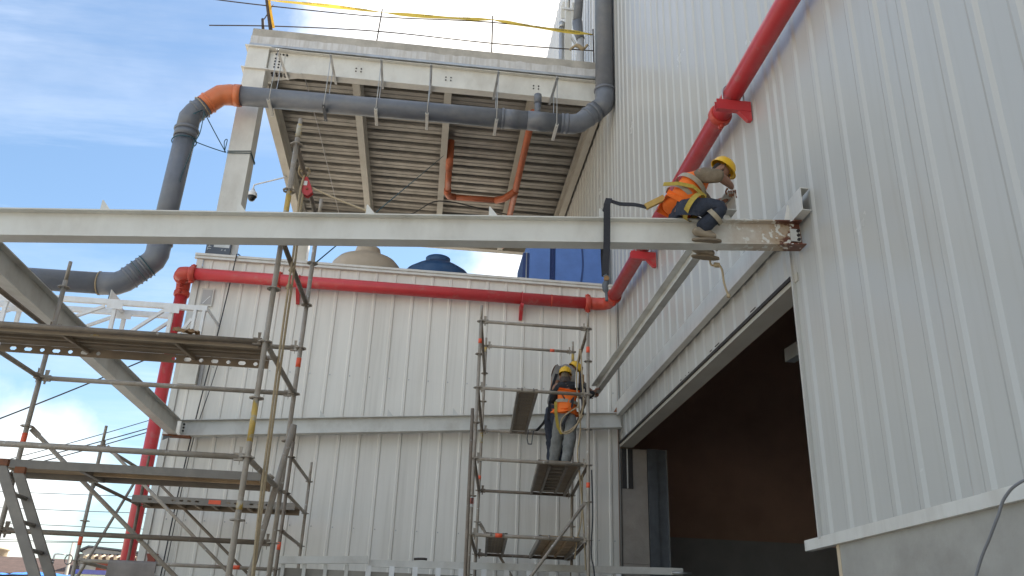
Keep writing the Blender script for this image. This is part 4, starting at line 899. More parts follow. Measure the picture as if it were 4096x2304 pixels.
def plank(name, label, xn0, xn1, xf0, xf1, z, kind):
    t = thing(name, label, 'deck', ((xn0 + xf1) / 2, 12.7, z), 'scaffold decks')
    yn, yf = 11.50, 13.94
    def quadbox(a0, a1, b0, b1, y0_, y1_, zl, zh, nm, m):
        # slanted box: x range a at y0, b at y1
        V = [(a0, y0_, zl), (a1, y0_, zl), (b1, y1_, zl), (b0, y1_, zl), (a0, y0_, zh), (a1, y0_, zh), (b1, y1_, zh), (b0, y1_, zh)]
        return MB().add(V, [(0, 3, 2, 1), (4, 5, 6, 7), (0, 1, 5, 4), (1, 2, 6, 5), (2, 3, 7, 6), (3, 0, 4, 7)]).build(nm, m, t)
    def xa_(y, u): f_ = (y - yn) / (yf - yn); l = xn0 + (xf0 - xn0) * f_; r_ = xn1 + (xf1 - xn1) * f_; return l + (r_ - l) * u
    quadbox(xa_(yn, .03), xa_(yn, .97), xa_(yf, .03), xa_(yf, .97), yn, yf, z + .034, z + .046, 'plate', 'ply' if kind == 'ply' else 'steel_plank')
    for u in (0, 1):
        w = .035 * (1 if u == 0 else -1) / (xn1 - xn0)
        quadbox(xa_(yn, u), xa_(yn, u + w), xa_(yf, u), xa_(yf, u + w), yn, yf, z - .03, z + .05, 'edge', 'alu')
    if kind == 'ladder':
        for u in (.30, .70): quadbox(xa_(yn + .2, u - .03), xa_(yn + .2, u + .03), xa_(yf - .1, u - .03), xa_(yf - .1, u + .03), yn + .2, yf - .1, z - .01, z + .030, 'stiffener', 'alu')
        for i in range(8):
            y_ = yn + .35 + i * .25; quadbox(xa_(y_, .32), xa_(y_, .68), xa_(y_ + .03, .32), xa_(y_ + .03, .68), y_, y_ + .03, z + .0, z + .031, 'cross_rib', 'alu')
    if kind == 'ply':
        for u in (.33, .68): quadbox(xa_(yn + .1, u - .03), xa_(yn + .1, u + .03), xa_(yf - .1, u - .03), xa_(yf - .1, u + .03), yn + .1, yf - .1, z - .005, z + .031, 'stiffener', 'ply')
    if kind == 'steel':
        mbp = MB()
        for i in range(14):
            y_ = yn + .25 + i * .155
            for u in (.28, .42, .57, .72): mbp.box(xa_(y_, u) - .006, xa_(y_, u) + .006, y_, y_ + .03, z + .029, z + .033)
        mbp.build('perforations', 'alu', t)['kind'] = 'stuff'
    for u in (.22, .78):
        xx = xa_(yn, u); MB().tube([(xx, yn + .03, z + .02), (xx, yn - .03, z + .035), (xx, yn - .062, z + .005)], 0.014, 8).build('hook', 'alu', t)
    return t
plank('scaffold_deck', 'narrow steel plank highest on the tower, left of the standing worker', 1.25, 1.55, 1.42, 1.70, 4.965, 'steel')
plank('scaffold_deck', 'wide ribbed deck under the feet of the standing worker', 1.57, 2.17, 1.79, 2.37, 3.965, 'ladder')
plank('scaffold_deck', 'narrow plank at the lower left of the tall tower', 0.90, 1.19, 1.09, 1.38, 2.965, 'steel')
plank('scaffold_deck', 'wide plywood deck at the lower right of the tall tower', 1.61, 2.20, 1.80, 2.40, 2.965, 'ply')

# ladder against the near tower
LD = thing('ladder', 'aluminium ladder leaning on the near left scaffold', 'ladder', (-1.7, 7.15, 0))
def lx(z): return -3.25 + (2.76 - z) * 0.555
for yy in (7.0, 7.32):
    MB().obox((lx(2.80), yy, 2.80), (lx(0), yy, 0.02), 0.028, 0.075, (1, 0, 0.5)).build('rail', 'alu', LD)
    MB().box(lx(2.8) - .02, lx(2.8) + .06, yy - .02, yy + .02, 2.78, 2.83).build('end_cap', 'rust', LD)
for i in range(12):
    z = 2.58 - i * 0.205
    if z < .1: break
    MB().tube([(lx(z), 6.99, z), (lx(z), 7.33, z)], 0.017, 3 if i < 0 else 8).build('rung', 'alu', LD)

# grey cloth hung over a ledger
CL = MB(); n1, n2 = 18, 14
V = []; F = []
for j in range(n2 + 1):
    for i in range(n1 + 1):
        u, v = i / n1, j / n2
        xx = -3.95 + .58 * u + .03 * math.sin(v * 3) * (u - .5); back = v < .25
        fold = 0.03 * math.sin(u * 9 + v * 2) * v + 0.05 * noise.noise(Vector((u * 3, v * 2, 4)))
        if v < .25: a = v / .25; yy = 12.05 + .03 - .06 * (a) ; zz = 2.36 + .14 * math.sin(a * math.pi / 2)
        else: yy = 12.015 + fold * .6 - .02; zz = 2.50 - (v - .25) * 1.25 - .05 * u * (v - .25)
        V.append((xx, yy, zz))
for j in range(n2):
    for i in range(n1): a = j * (n1 + 1) + i; F.append((a, a + 1, a + n1 + 2, a + n1 + 1))
tag(CL.add(V, F, True).build('draped_cloth', 'cloth_grey'), 'grey cloth draped over a ledger at the bottom left', 'cloth')
# rag on the upper deck ledger
RG = MB(); V = []; F = []
for j in range(7):
    for i in range(13):
        u, v = i / 12, j / 6; V.append((-2.22 + .22 * u, 7.07 + .09 * v, 4.005 + .03 * math.sin(v * math.pi) + .035 * noise.noise(Vector((u * 6, v * 4, 2))) + .03 * (1 - u) * (1 if v > .5 else .2)))
for j in range(6):
    for i in range(12): a = j * 13 + i; F.append((a, a + 1, a + 14, a + 13))
tag(RG.add(V, F, True).build('dirty_rag', 'leather'), 'crumpled brown rag lying on the ledger of the upper left deck', 'rag')

# pulley and ropes
PL = thing('rope_pulley', 'red snatch block pulley hung from the near scaffold', 'pulley', (-1.38, 7.65, 5.70))
MB().prism([(-1.43, 7.62, 5.93), (-1.375, 7.62, 5.93), (-1.33, 7.62, 5.83), (-1.305, 7.62, 5.765), (-1.35, 7.62, 5.715), (-1.40, 7.62, 5.735), (-1.425, 7.62, 5.80)], (0, 1, 0), 0.012).build('cheek', 'pulley_red', PL)
MB().prism([(-1.43, 7.67, 5.93), (-1.375, 7.67, 5.93), (-1.33, 7.67, 5.83), (-1.305, 7.67, 5.765), (-1.35, 7.67, 5.715), (-1.40, 7.67, 5.735), (-1.425, 7.67, 5.80)], (0, 1, 0), 0.012).build('cheek', 'pulley_red', PL)
MB().disc((-1.365, 7.65, 5.79), (0, 1, 0), 0.045, 0.03, 16).build('sheave', 'dark_steel', PL)
MB().disc((-1.365, 7.613, 5.79), (0, 1, 0), 0.012, 0.012, 8).build('pin', 'rust', PL)
MB().box(-1.405, -1.37, 7.616, 7.6195, 5.83, 5.88).build('label_plate', 'paper', PL)
MB().tube([(-1.405, 7.65, 5.92), (-1.41, 7.65, 5.97)], 0.014, 8).build('hook', 'dark_steel', PL)
r1 = thing('hoist_rope', 'pale rope hanging from the pulley down the near scaffold', 'rope', (-1.35, 7.6, 0))
MB().tube(smooth_path([(-1.41, 7.62, 5.96), (-1.425, 7.60, 5.7), (-1.40, 7.58, 5.2), (-1.385, 7.55, 4.3), (-1.37, 7.55, 3.4), (-1.355, 7.56, 2.6), (-1.31, 7.6, 1.5), (-1.28, 7.6, 0.02)], 6), 0.012, 6).build('strand', 'rope', r1)
MB().tube(smooth_path([(-1.40, 7.66, 5.79), (-1.40, 7.64, 5.5), (-1.375, 7.62, 5.0), (-1.365, 7.60, 4.2), (-1.352, 7.60, 3.2), (-1.33, 7.60, 2.2), (-1.27, 7.62, 0.02)], 6), 0.012, 6).build('strand', 'rope', r1)
for q in ((-1.39, 7.58, 4.88), (-1.395, 7.58, 4.70)): MB().disc(q, (.3, .2, 1), 0.022, 0.05, 8).build('knot', 'rope', r1)
MB().tube(smooth_path([(-1.44, 7.5, 6.0), (-1.46, 7.58, 5.95), (-1.42, 7.64, 5.93), (-1.37, 7.66, 6.0), (-1.39, 7.6, 6.02), (-1.43, 7.52, 5.93)], 6), 0.012, 6).build('lashing', 'rope', r1)
tag(MB().tube(sag((-1.33, 7.65, 5.83), (-0.50, 6.96, 5.20), 0.015), 0.010, 6).build('hoist_line', 'rope'), 'taut thin line from the pulley to the front beam', 'rope')
tag(MB().tube([(-1.375, 8.76, 5.47), (-0.06, 18.0, 12.748)], 0.008, 6).build('guy_cord', 'rope_teal'), 'dark cord running up from the near scaffold to the platform joist', 'rope')

# ------------------------------------------------------------------ white rail at the bottom of the picture
GT = thing('steel_frame_rail', 'white steel frame with short pickets across the bottom of the picture', 'railing', (1.0, 13.0, 1.2))
zt = lambda x: 2.715 + 0.020 * (x + 1.95) 
MB().obox((-1.96, 12.93, zt(-1.96) - .055), (-0.68, 12.93, zt(-0.68) - .02), 0.05, 0.10).build('top_rail', 'primer', GT)
MB().obox((-0.67, 13.02, zt(-0.6) - .062), (4.02, 13.02, 2.765), 0.05, 0.10).build('top_rail', 'primer', GT)
MB().obox((-1.96, 12.97, 1.25), (4.02, 12.97, 1.25), 0.05, 0.10).build('bottom_rail', 'primer', GT)
xx = -1.9; i = 0
while xx < 3.0:
    MB().box(xx, xx + (.05 if xx < -.7 else .075), 12.955, 12.995, 1.30, 2.63 + .012 * (xx + 1.9)).build('picket', 'primer' if xx < -.7 else 'white_steel', GT); xx += .30 if xx < -.7 else .335
MB().box(-1.95, 3.4, 13.06, 13.10, 1.3, 2.57).build('infill_sheet', 'deck_metal', GT)
tag(MB().tube([(3.85, 12.985, 2.74), (4.14, 12.96, 2.74)], 0.018, 8).build('lock_pin', 'galv'), 'short steel pin sticking out of the white rail end', 'pin')
tag(MB().tube(smooth_path([(-.02, 13.0, 2.765), (.05, 12.995, 2.772), (.12, 12.995, 2.774), (.17, 13.0, 2.770)], 4), 0.018, 6).build('work_glove', 'glove'), 'small black glove lying on the white rail', 'glove')

# flexible conduit at the lower right
tag(MB().tube(smooth_path([(3.37, 3.3, 2.62), (3.33, 4.1, 2.58), (3.31, 4.40, 2.55), (3.31, 4.55, 2.49), (3.30, 4.62, 2.40), (3.30, 4.73, 2.29), (3.30, 4.92, 2.09), (3.28, 5.4, 1.4), (3.25, 5.8, 0.02)], 6), 0.009, 8).build('flexible_conduit', 'conduit'), 'grey flexible conduit bending down over the plinth wall at lower right', 'conduit')
tag(MB().tube(smooth_path([(2.31, 11.44, 3.9), (2.32, 11.42, 3.3), (2.30, 11.43, 2.8), (2.35, 11.42, 2.3), (2.37, 11.4, 0.02)], 6), 0.010, 6).build('cable', 'cable'), 'black cable hanging beside the right post of the tall tower', 'cable')
rr_ = thing('hanging_ropes', 'bundle of pale ropes hanging inside the right post of the tall tower', 'rope', (2.22, 11.7, 2.6))
MB().tube(smooth_path([(2.20, 11.75, 5.75), (2.16, 11.8, 5.3), (2.22, 11.8, 4.6), (2.17, 11.75, 4.2), (2.19, 11.7, 3.9), (2.24, 11.65, 3.2), (2.26, 11.6, 2.6)], 6), 0.011, 6).build('strand', 'rope', rr_)
MB().tube(smooth_path([(2.21, 11.72, 5.72), (2.23, 11.7, 5.2), (2.25, 11.75, 4.85), (2.13, 11.78, 4.55), (1.98, 11.8, 4.47), (1.93, 11.8, 4.6), (2.0, 11.85, 4.75), (2.2, 11.75, 4.88)], 6), 0.011, 6).build('strand', 'rope', rr_)
MB().tube(smooth_path([(2.24, 11.74, 3.9), (2.22, 11.7, 3.3), (2.16, 11.7, 3.0), (2.13, 11.7, 2.75)], 6), 0.010, 6).build('strand', 'rope', rr_)

# ------------------------------------------------------------------ people
def skin_mesh(name, nodes, edges, m, parent, sub=2, root=None, rough=0.0, seed=0):
    names = list(nodes); po = ORG[parent.name]
    me = bpy.data.meshes.new('tmp'); me.from_pydata([Vector(nodes[n][0]) - po for n in names], [(names.index(a), names.index(b)) for a, b in edges], [])
    ob = bpy.data.objects.new('tmp', me); COL.objects.link(ob)
    sk = ob.modifiers.new('s', 'SKIN'); sk.use_smooth_shade = True; sk.branch_smoothing = 0.6
    for i, n in enumerate(names):
        r = nodes[n][1]; r = r if isinstance(r, tuple) else (r, r)
        sv = me.skin_vertices[0].data[i]; sv.radius = r; sv.use_root = (n == (root or names[0]))
    ss = ob.modifiers.new('u', 'SUBSURF'); ss.levels = sub; ss.render_levels = sub
    dg = bpy.context.evaluated_depsgraph_get(); dg.update()
    out = bpy.data.meshes.new_from_object(ob.evaluated_get(dg)); bpy.data.objects.remove(ob)
    if rough:
        nn = [v.normal.copy() for v in out.vertices]
        for v, q in zip(out.vertices, nn):
            w = v.co + po
            v.co += q * rough * (noise.noise(w * 11 + Vector((seed, 0, 0))) + .6 * noise.noise(Vector((w.x * 6, w.y * 6, w.z * 26)) + Vector((0, seed, 0))))
    out.name = name; out.materials.clear()
    out.polygons.foreach_set('use_smooth', [True] * len(out.polygons))
    return link(name, out, m, parent, po)
def lerp(a, b, t): return Vector(a).lerp(Vector(b), t)
def hand_nodes(nodes, edges, wrist_name, wrist, tip, normal, key):
    """palm and five bent fingers, merged with the arm chain"""
    w = Vector(wrist); t = Vector(tip); d = (t - w).normalized(); nrm = Vector(normal).normalized(); sde = d.cross(nrm).normalized(); nrm = sde.cross(d)
    palm = w + d * 0.055; nodes[key + 'palm'] = (palm, (0.036, 0.018)); edges.append((wrist_name, key + 'palm'))
    fingers = []
    for i, (off, ln) in enumerate(((-.030, .070), (-.010, .080), (.010, .076), (.028, .060))):
        a = palm + d * 0.035 + sde * off; b = a + d * ln * .5 + nrm * .008; c = b + d * ln * .32 - nrm * .028; fingers.append([a, b, c])
    a = palm - d * .015 - sde * .035; fingers.append([a, a + d * .03 - sde * .022 - nrm * .01, a + d * .058 - sde * .018 - nrm * .026])
    return fingers
def limb(mb, pts, rs): mb.tube(pts, rs, 8)
def helmet(parent, c, fwd, up, s=1.0, name='helmet'):
    f_ = Vector(fwd).normalized(); u_ = Vector(up).normalized(); s_ = f_.cross(u_).normalized(); u_ = s_.cross(f_)
    c = Vector(c); P_ = []; F_ = []; n = 24
    rings = [(1.0, 0.0), (1.0, 0.25), (0.95, 0.52), (0.82, 0.78), (0.58, 0.98), (0.28, 1.09), (0.02, 1.12)]
    for rr2, hh in rings:
        for k_ in range(n):
            a = 2 * math.pi * k_ / n
            P_.append(c + f_ * (0.138 * rr2 * math.cos(a) * s) + s_ * (0.112 * rr2 * math.sin(a) * s) + u_ * (0.118 * hh * s + (0.012 * s if abs(math.sin(a)) < .22 and .2 < hh < 1.1 else 0)))
    for i in range(len(rings) - 1):
        for k_ in range(n): F_.append((i * n + k_, i * n + (k_ + 1) % n, (i + 1) * n + (k_ + 1) % n, (i + 1) * n + k_))
    mb = MB().add(P_, F_, True)
    # brim, longer in front
    B_ = []
    for k_ in range(n):
        a = 2 * math.pi * k_ / n; ext = 1.08 + 0.22 * max(0, math.cos(a)) ** 2
        for e, z_ in ((1.0, 0.0), (ext, -0.010), (ext, -0.016), (0.97, -0.006)):
            B_.append(c + f_ * (0.138 * e * math.cos(a) * s) + s_ * (0.112 * e * math.sin(a) * s) + u_ * (z_ * s))
    G_ = []
    for k_ in range(n):
        a = 4 * k_; b_ = 4 * ((k_ + 1) % n)
        for q in range(4): G_.append((a + q, b_ + q, b_ + (q + 1) % 4, a + (q + 1) % 4))
    h = mb.build(name, 'helmet', parent); MB().add(B_, G_, True).build('brim', 'helmet', h)
    band(MB(), [c + f_ * .0 + s_ * .10 * s, c - u_ * .10 + s_ * .075 * s + f_ * .03, c - u_ * .165 + f_ * .05, c - u_ * .10 - s_ * .075 * s + f_ * .03, c - s_ * .10 * s], .012, .003, f_).build('chin_strap', 'webbing', h)
    return h
def boot(parent, ankle, fwd, size=0.27, up=(0, 0, 1)):
    a = Vector(ankle); f_ = Vector(fwd).normalized(); u_ = Vector(up); s_ = f_.cross(u_).normalized()
    nodes = {'top': (a + u_ * .05, .066), 'ank': (a, .062), 'heel': (a - u_ * .050 - f_ * .04, .055), 'mid': (a - u_ * .048 + f_ * size * .30, (.056, .050)), 'toe': (a - u_ * .060 + f_ * size * .62, (.054, .040))}
    b_ = skin_mesh('boot', nodes, [('top', 'ank'), ('ank', 'heel'), ('ank', 'mid'), ('mid', 'toe')], 'boot', parent, 2, 'ank', 0.004, 3)
    z_ = -0.108; pts = []
    for k_ in range(16):
        t = 2 * math.pi * k_ / 16; e = math.cos(t); w = math.sin(t) * (.047 if e > -.2 else .040)
        pts.append(a + f_ * (size * .25 + e * size * .52) + s_ * w * .92 + u_ * z_)
    MB().prism(pts, u_, 0.020).build('sole', 'boot_sole', b_)
    return b_
def face(parent, head, fwd, up, r=0.1):
    """ears, nose, brows, eyes and mouth on the head"""
    f_ = Vector(fwd).normalized(); u_ = Vector(up).normalized(); s_ = f_.cross(u_).normalized(); u_ = s_.cross(f_); h = Vector(head)
    for q in (-1, 1):
        MB().lathe((0, 0, 0), [(0.001, -.03), (.012, -.02), (.016, 0), (.013, .02), (.001, .03)], 10)
        mb = MB(); c = h + s_ * q * (r * .80) - u_ * .01
        mb.tube([c - u_ * .030 - f_ * .006, c, c + u_ * .030 - f_ * .004], [.008, .016, .010], 8).build('ear', 'skin', parent)
        e = h + f_ * (r * .90) + s_ * q * .033 + u_ * .004
        MB().tube([e - s_ * .012, e, e + s_ * .012], [.004, .010, .004], 8).build('eye', 'bolt', parent)
    MB().tube([h + f_ * (r * .88) + u_ * .012, h + f_ * (r * 1.08) - u_ * .022, h + f_ * (r * .92) - u_ * .034], [.008, .016, .008], 8).build('nose', 'skin', parent)
    MB().tube([h + f_ * (r * .86) - u_ * .058 - s_ * .024, h + f_ * (r * .95) - u_ * .056, h + f_ * (r * .86) - u_ * .058 + s_ * .024], [.004, .008, .004], 8).build('mouth', 'house_red', parent)
def person(label, base, J, mats, fwd, headfwd, headup, bootf, vest=True, vtop=True):
    """J: joint dictionary of world points"""
    p = thing('person', label, 'person', base, 'workers')
    J = {k_: Vector(v_) for k_, v_ in J.items()}
    body = {'pel': (J['pel'], (.125, .10)), 'sp': (J['sp'], (.115, .09)), 'ch': (J['ch'], (.135, .10)), 'uc': (lerp(J['ch'], J['nk'], .6), (.10, .075)), 'nk': (J['nk'], .052), 'jaw': (lerp(J['nk'], J['hd'], .55) + Vector(headfwd) * .025, .066), 'hd': (J['hd'], (.082, .092)), 'cr': (J['hd'] + Vector(headup) * .075, (.070, .078))}
    E = [('pel', 'sp'), ('sp', 'ch'), ('ch', 'uc'), ('uc', 'nk'), ('nk', 'jaw'), ('jaw', 'hd'), ('hd', 'cr')]
    F_ = []
    for q in ('l', 'r'):
        body[q + 'sh'] = (J[q + 'sh'], .055); body[q + 'ub'] = (lerp(J[q + 'sh'], J[q + 'el'], .5), .047); body[q + 'el'] = (J[q + 'el'], .046); body[q + 'fa'] = (lerp(J[q + 'el'], J[q + 'ha'], .4), .047); body[q + 'wr'] = (J[q + 'ha'], .033)
        E += [('uc', q + 'sh'), (q + 'sh', q + 'ub'), (q + 'ub', q + 'el'), (q + 'el', q + 'fa'), (q + 'fa', q + 'wr')]
        F_ += hand_nodes(body, E, q + 'wr', J[q + 'ha'], J[q + 'ti'], (0, 0, 1) if q == 'r' else (0, .3, 1), q)
        body[q + 'hip'] = (J[q + 'hip'], .085); body[q + 'th'] = (lerp(J[q + 'hip'], J[q + 'kn'], .5), .073); body[q + 'kn'] = (J[q + 'kn'], .054); body[q + 'ca'] = (lerp(J[q + 'kn'], J[q + 'an'], .35), .052); body[q + 'an'] = (J[q + 'an'], .036)
        E += [('pel', q + 'hip'), (q + 'hip', q + 'th'), (q + 'th', q + 'kn'), (q + 'kn', q + 'ca'), (q + 'ca', q + 'an')]
    bo = skin_mesh('body', body, E, 'skin', p, 2, 'pel')
    # fingers as tapered chains rooted in the palms, merged into the body mesh
    mb = MB()
    for f in F_: mb.tube(smooth_path(f, 3), [.0095 - .0004 * i for i in range(len(smooth_path(f, 3)))], 7)
    bm = bmesh.new(); bm.from_mesh(bo.data); o = ORG[p.name]; vs_ = [bm.verts.new(Vector(v_) - o) for v_ in mb.v]
    for fc in mb.f:
        try: nf = bm.faces.new([vs_[i] for i in fc]); nf.smooth = True
        except ValueError: pass
    bm.to_mesh(bo.data); bm.free()
    face(bo, J['hd'], headfwd, headup)
    hr = {'a': (J['hd'] + Vector(headup) * .05 - Vector(headfwd) * .015, (.084, .090)), 'b': (J['hd'] - Vector(headfwd) * .045 - Vector(headup) * .01, (.062, .060)), 'c': (J['hd'] - Vector(headfwd) * .055 - Vector(headup) * .055, (.045, .040))}
    skin_mesh('hair', hr, [('a', 'b'), ('b', 'c')], mats.get('hair', 'hair'), p, 2)
    if 'hood' in mats: skin_mesh('neck_cloth', {'a': (J['hd'] - Vector(headup) * .02, .098), 'b': (J['nk'], .085), 'c': (lerp(J['ch'], J['nk'], .85), (.095, .085))}, [('a', 'b'), ('b', 'c')], mats['hood'], p, 2, 'b', .012, 4)
    # trousers
    tr = {'w': (lerp(J['pel'], J['sp'], .45), (.148, .125)), 'pel': (J['pel'], (.165, .140))}
    TE = [('w', 'pel')]
    for q in ('l', 'r'):
        tr[q + 'hip'] = (J[q + 'hip'], .122); tr[q + 'th'] = (lerp(J[q + 'hip'], J[q + 'kn'], .5), .112); tr[q + 'kn'] = (J[q + 'kn'], .092); tr[q + 'ca'] = (lerp(J[q + 'kn'], J[q + 'an'], .4), .088); tr[q + 'an'] = (lerp(J[q + 'kn'], J[q + 'an'], 1.0), .074)
        TE += [('pel', q + 'hip'), (q + 'hip', q + 'th'), (q + 'th', q + 'kn'), (q + 'kn', q + 'ca'), (q + 'ca', q + 'an')]
    to = skin_mesh('trousers', tr, TE, mats['legs'], p, 2, 'pel', 0.016, 5)
    # shirt
    sh = {'w': (lerp(J['pel'], J['sp'], .3), (.135, .108)), 'sp': (J['sp'], (.130, .105)), 'ch': (J['ch'], (.150, .115)), 'uc': (lerp(J['ch'], J['nk'], .6), (.115, .09)), 'co': (lerp(J['ch'], J['nk'], .95), .064)}
    SE = [('w', 'sp'), ('sp', 'ch'), ('ch', 'uc'), ('uc', 'co')]
    cuff = mats.get('cuff', .95)
    for q in ('l', 'r'):
        sh[q + 'sh'] = (J[q + 'sh'], .088); sh[q + 'ub'] = (lerp(J[q + 'sh'], J[q + 'el'], .55), .084); sh[q + 'el'] = (J[q + 'el'], .070)
        SE += [('uc', q + 'sh'), (q + 'sh', q + 'ub'), (q + 'ub', q + 'el')]
        if cuff > .2: sh[q + 'cu'] = (lerp(J[q + 'el'], J[q + 'ha'], cuff * .85), .045); SE.append((q + 'el', q + 'cu'))
        else: sh[q + 'cu'] = (lerp(J[q + 'el'], J[q + 'ha'], .12), .050); SE.append((q + 'el', q + 'cu'))
    skin_mesh('shirt', sh, SE, mats['shirt'], p, 2, 'sp', 0.014, 9)
    if vest:
        ve = {'h': (lerp(J['pel'], J['sp'], -.12), (.178, .155)), 'w': (lerp(J['pel'], J['sp'], .35), (.174, .150)), 'sp': (J['sp'], (.168, .146)), 'ch': (J['ch'], (.178, .152)), 'uc': (lerp(J['ch'], J['nk'], .52), (.135, .115)), 'co': (lerp(J['ch'], J['nk'], .75), (.095, .085))}
        vE = [('h', 'w'), ('w', 'sp'), ('sp', 'ch'), ('ch', 'uc'), ('uc', 'co')]
        if not vtop: del ve['uc'], ve['co']; ve['ch'] = (lerp(J['sp'], J['ch'], .80), (.190, .166)); ve['sp'] = (J['sp'], (.184, .162)); vE = vE[:3]
        vo = skin_mesh('safety_vest', ve, vE, 'vest', p, 2, 'sp', 0.014, 2)
        for t, (ra, rb) in ((.0, (.170, .160)), (.80, (.176, .165)))[:2 if vtop else 1]:
            c = lerp(J['sp'], J['ch'], t); ax = (J['ch'] - J['sp']).normalized(); fr_ = Vector(fwd); fr_ = (fr_ - ax * fr_.dot(ax)).normalized(); sdv = ax.cross(fr_)
            lp = [c + sdv * ra * math.cos(a) + fr_ * rb * math.sin(a) for a in [2 * math.pi * i / 28 for i in range(29)]]
            V_ = []; n_ = len(lp)
            for h_ in (-.026, .026): V_ += [q + ax * h_ for q in lp]
            MB().add(V_, [(i, i + 1, n_ + i + 1, n_ + i) for i in range(n_ - 1)], True).build('reflective_band', 'reflective', vo)
    helmet(p, J['hd'] + Vector(headup) * .050 - Vector(headfwd) * .008, headfwd, headup, .86)
    for q in ('l', 'r'): boot(p, J[q + 'an'] - Vector((0, 0, .0)), bootf[q])
    return p, J
# worker seated on the front beam, leaning to the right over the purlin end
zb = fz(2.2)
w1, J1 = person('worker in orange vest sitting astride the front beam, gripping the purlin end', (2.2, 6.865, zb), {
    'pel': (2.20, 6.865, zb + .125), 'sp': (2.265, 6.865, zb + .265), 'ch': (2.385, 6.855, zb + .405), 'nk': (2.535, 6.865, zb + .535), 'hd': (2.675, 6.86, zb + .590),
    'rsh': (2.405, 6.69, zb + .455), 'rel': (2.545, 6.555, zb + .345), 'rha': (2.70, 6.70, zb + .350), 'rti': (2.76, 6.82, zb + .335),
    'lsh': (2.455, 7.03, zb + .465), 'lel': (2.64, 7.12, zb + .35), 'lha': (2.73, 6.97, zb + .345), 'lti': (2.77, 6.86, zb + .335),
    'rhip': (2.225, 6.765, zb + .10), 'rkn': (2.60, 6.625, zb + .075), 'ran': (2.385, 6.765, zb - .125),
    'lhip': (2.225, 6.965, zb + .10), 'lkn': (2.60, 7.09, zb + .03), 'lan': (2.46, 7.03, zb - .165)},
    {'legs': 'trousers_navy', 'shirt': 'shirt_brown', 'cuff': .12}, (0.75, 0, -0.66), Vector((.80, -.05, -.60)).normalized(), Vector((.58, 0, .81)).normalized(), {'r': (1, -.05, 0), 'l': (1, .05, 0)})
H1 = MB(); band(H1, [(2.05, 6.72, zb + .31), (2.18, 6.675, zb + .305), (2.32, 6.665, zb + .28), (2.45, 6.70, zb + .20)], .040, .006, (.2, 0, 1)); H1.build('harness_belt', 'webbing_yellow', w1)
c_ = lerp(J1['rhip'], J1['rkn'], .30); ax_ = (J1['rkn'] - J1['rhip']).normalized(); ax_ = (ax_ + Vector((-.25, 0, -.55))).normalized(); u1 = ax_.orthogonal().normalized(); u2 = ax_.cross(u1); V_ = []
for h_ in (-.026, .026): V_ += [c_ + ax_ * h_ + (u1 * math.cos(a) + u2 * math.sin(a)) * .140 for a in [2 * math.pi * i / 24 for i in range(25)]]
MB().add(V_, [(i, i + 1, 26 + i, 25 + i) for i in range(24)], True).build('harness_leg_loop', 'webbing_yellow', w1)
an = J1['ran']; kn = J1['rkn']; c_ = lerp(kn, an, .42); ax_ = (an - kn).normalized(); u1 = ax_.orthogonal().normalized(); u2 = ax_.cross(u1)
V_ = []
for h_ in (-.022, .022): V_ += [c_ + ax_ * h_ + (u1 * math.cos(a) + u2 * math.sin(a)) * .098 for a in [2 * math.pi * i / 20 for i in range(21)]]
MB().add(V_, [(i, i + 1, 22 + i, 21 + i) for i in range(20)], True).build('leg_band', 'reflective', w1)
LY = thing('lanyard', 'shock absorbing lanyard from the seated worker looped round the front beam', 'lanyard', (1.6, 6.8, 4.6))
MB().obox((1.905, 6.84, 5.475), (2.085, 6.83, 5.585), 0.04, 0.055).build('shock_pack', 'shock_pack', LY)
MB().tube([(2.08, 6.83, 5.585), (2.12, 6.84, 5.615), (2.16, 6.82, 5.63)], [.02, .03, .02], 8).build('pack_hook', 'galv', LY)
b_ = MB(); band(b_, smooth_path([(1.91, 6.84, 5.475), (1.80, 6.84, 5.49), (1.66, 6.84, 5.485), (1.545, 6.82, 5.505)], 4), .045, .008, (0, .35, 1)); b_.build('web_strap', 'webbing', LY)
b_ = MB(); band(b_, [(1.545, 6.80, 5.51), (1.52, 6.775, 5.43), (1.518, 6.775, 5.2), (1.515, 6.775, 5.03), (1.512, 6.78, 4.95), (1.50, 6.79, 4.72)], .062, .008, (1, 0, 0)); b_.build('web_strap', 'webbing', LY)
b_ = MB(); band(b_, [(1.545, 6.82, 5.51), (1.53, 6.96, 5.40), (1.525, 6.965, 5.0), (1.52, 6.90, 4.75)], .055, .008, (1, 0, 0)); b_.build('web_strap', 'webbing', LY)
MB().tube(smooth_path([(1.50, 6.80, 4.72), (1.52, 6.80, 4.67), (1.50, 6.80, 4.62), (1.51, 6.80, 4.55), (1.515, 6.80, 4.47)], 4), [.022] * 6 + [.028] * 6 + [.014] * 5, 8).build('snap_hook', 'dark_steel', LY)
MB().disc((1.51, 6.785, 4.68), (.1, 1, 0), 0.024, 0.03, 10).build('hook_body', 'leather', LY)
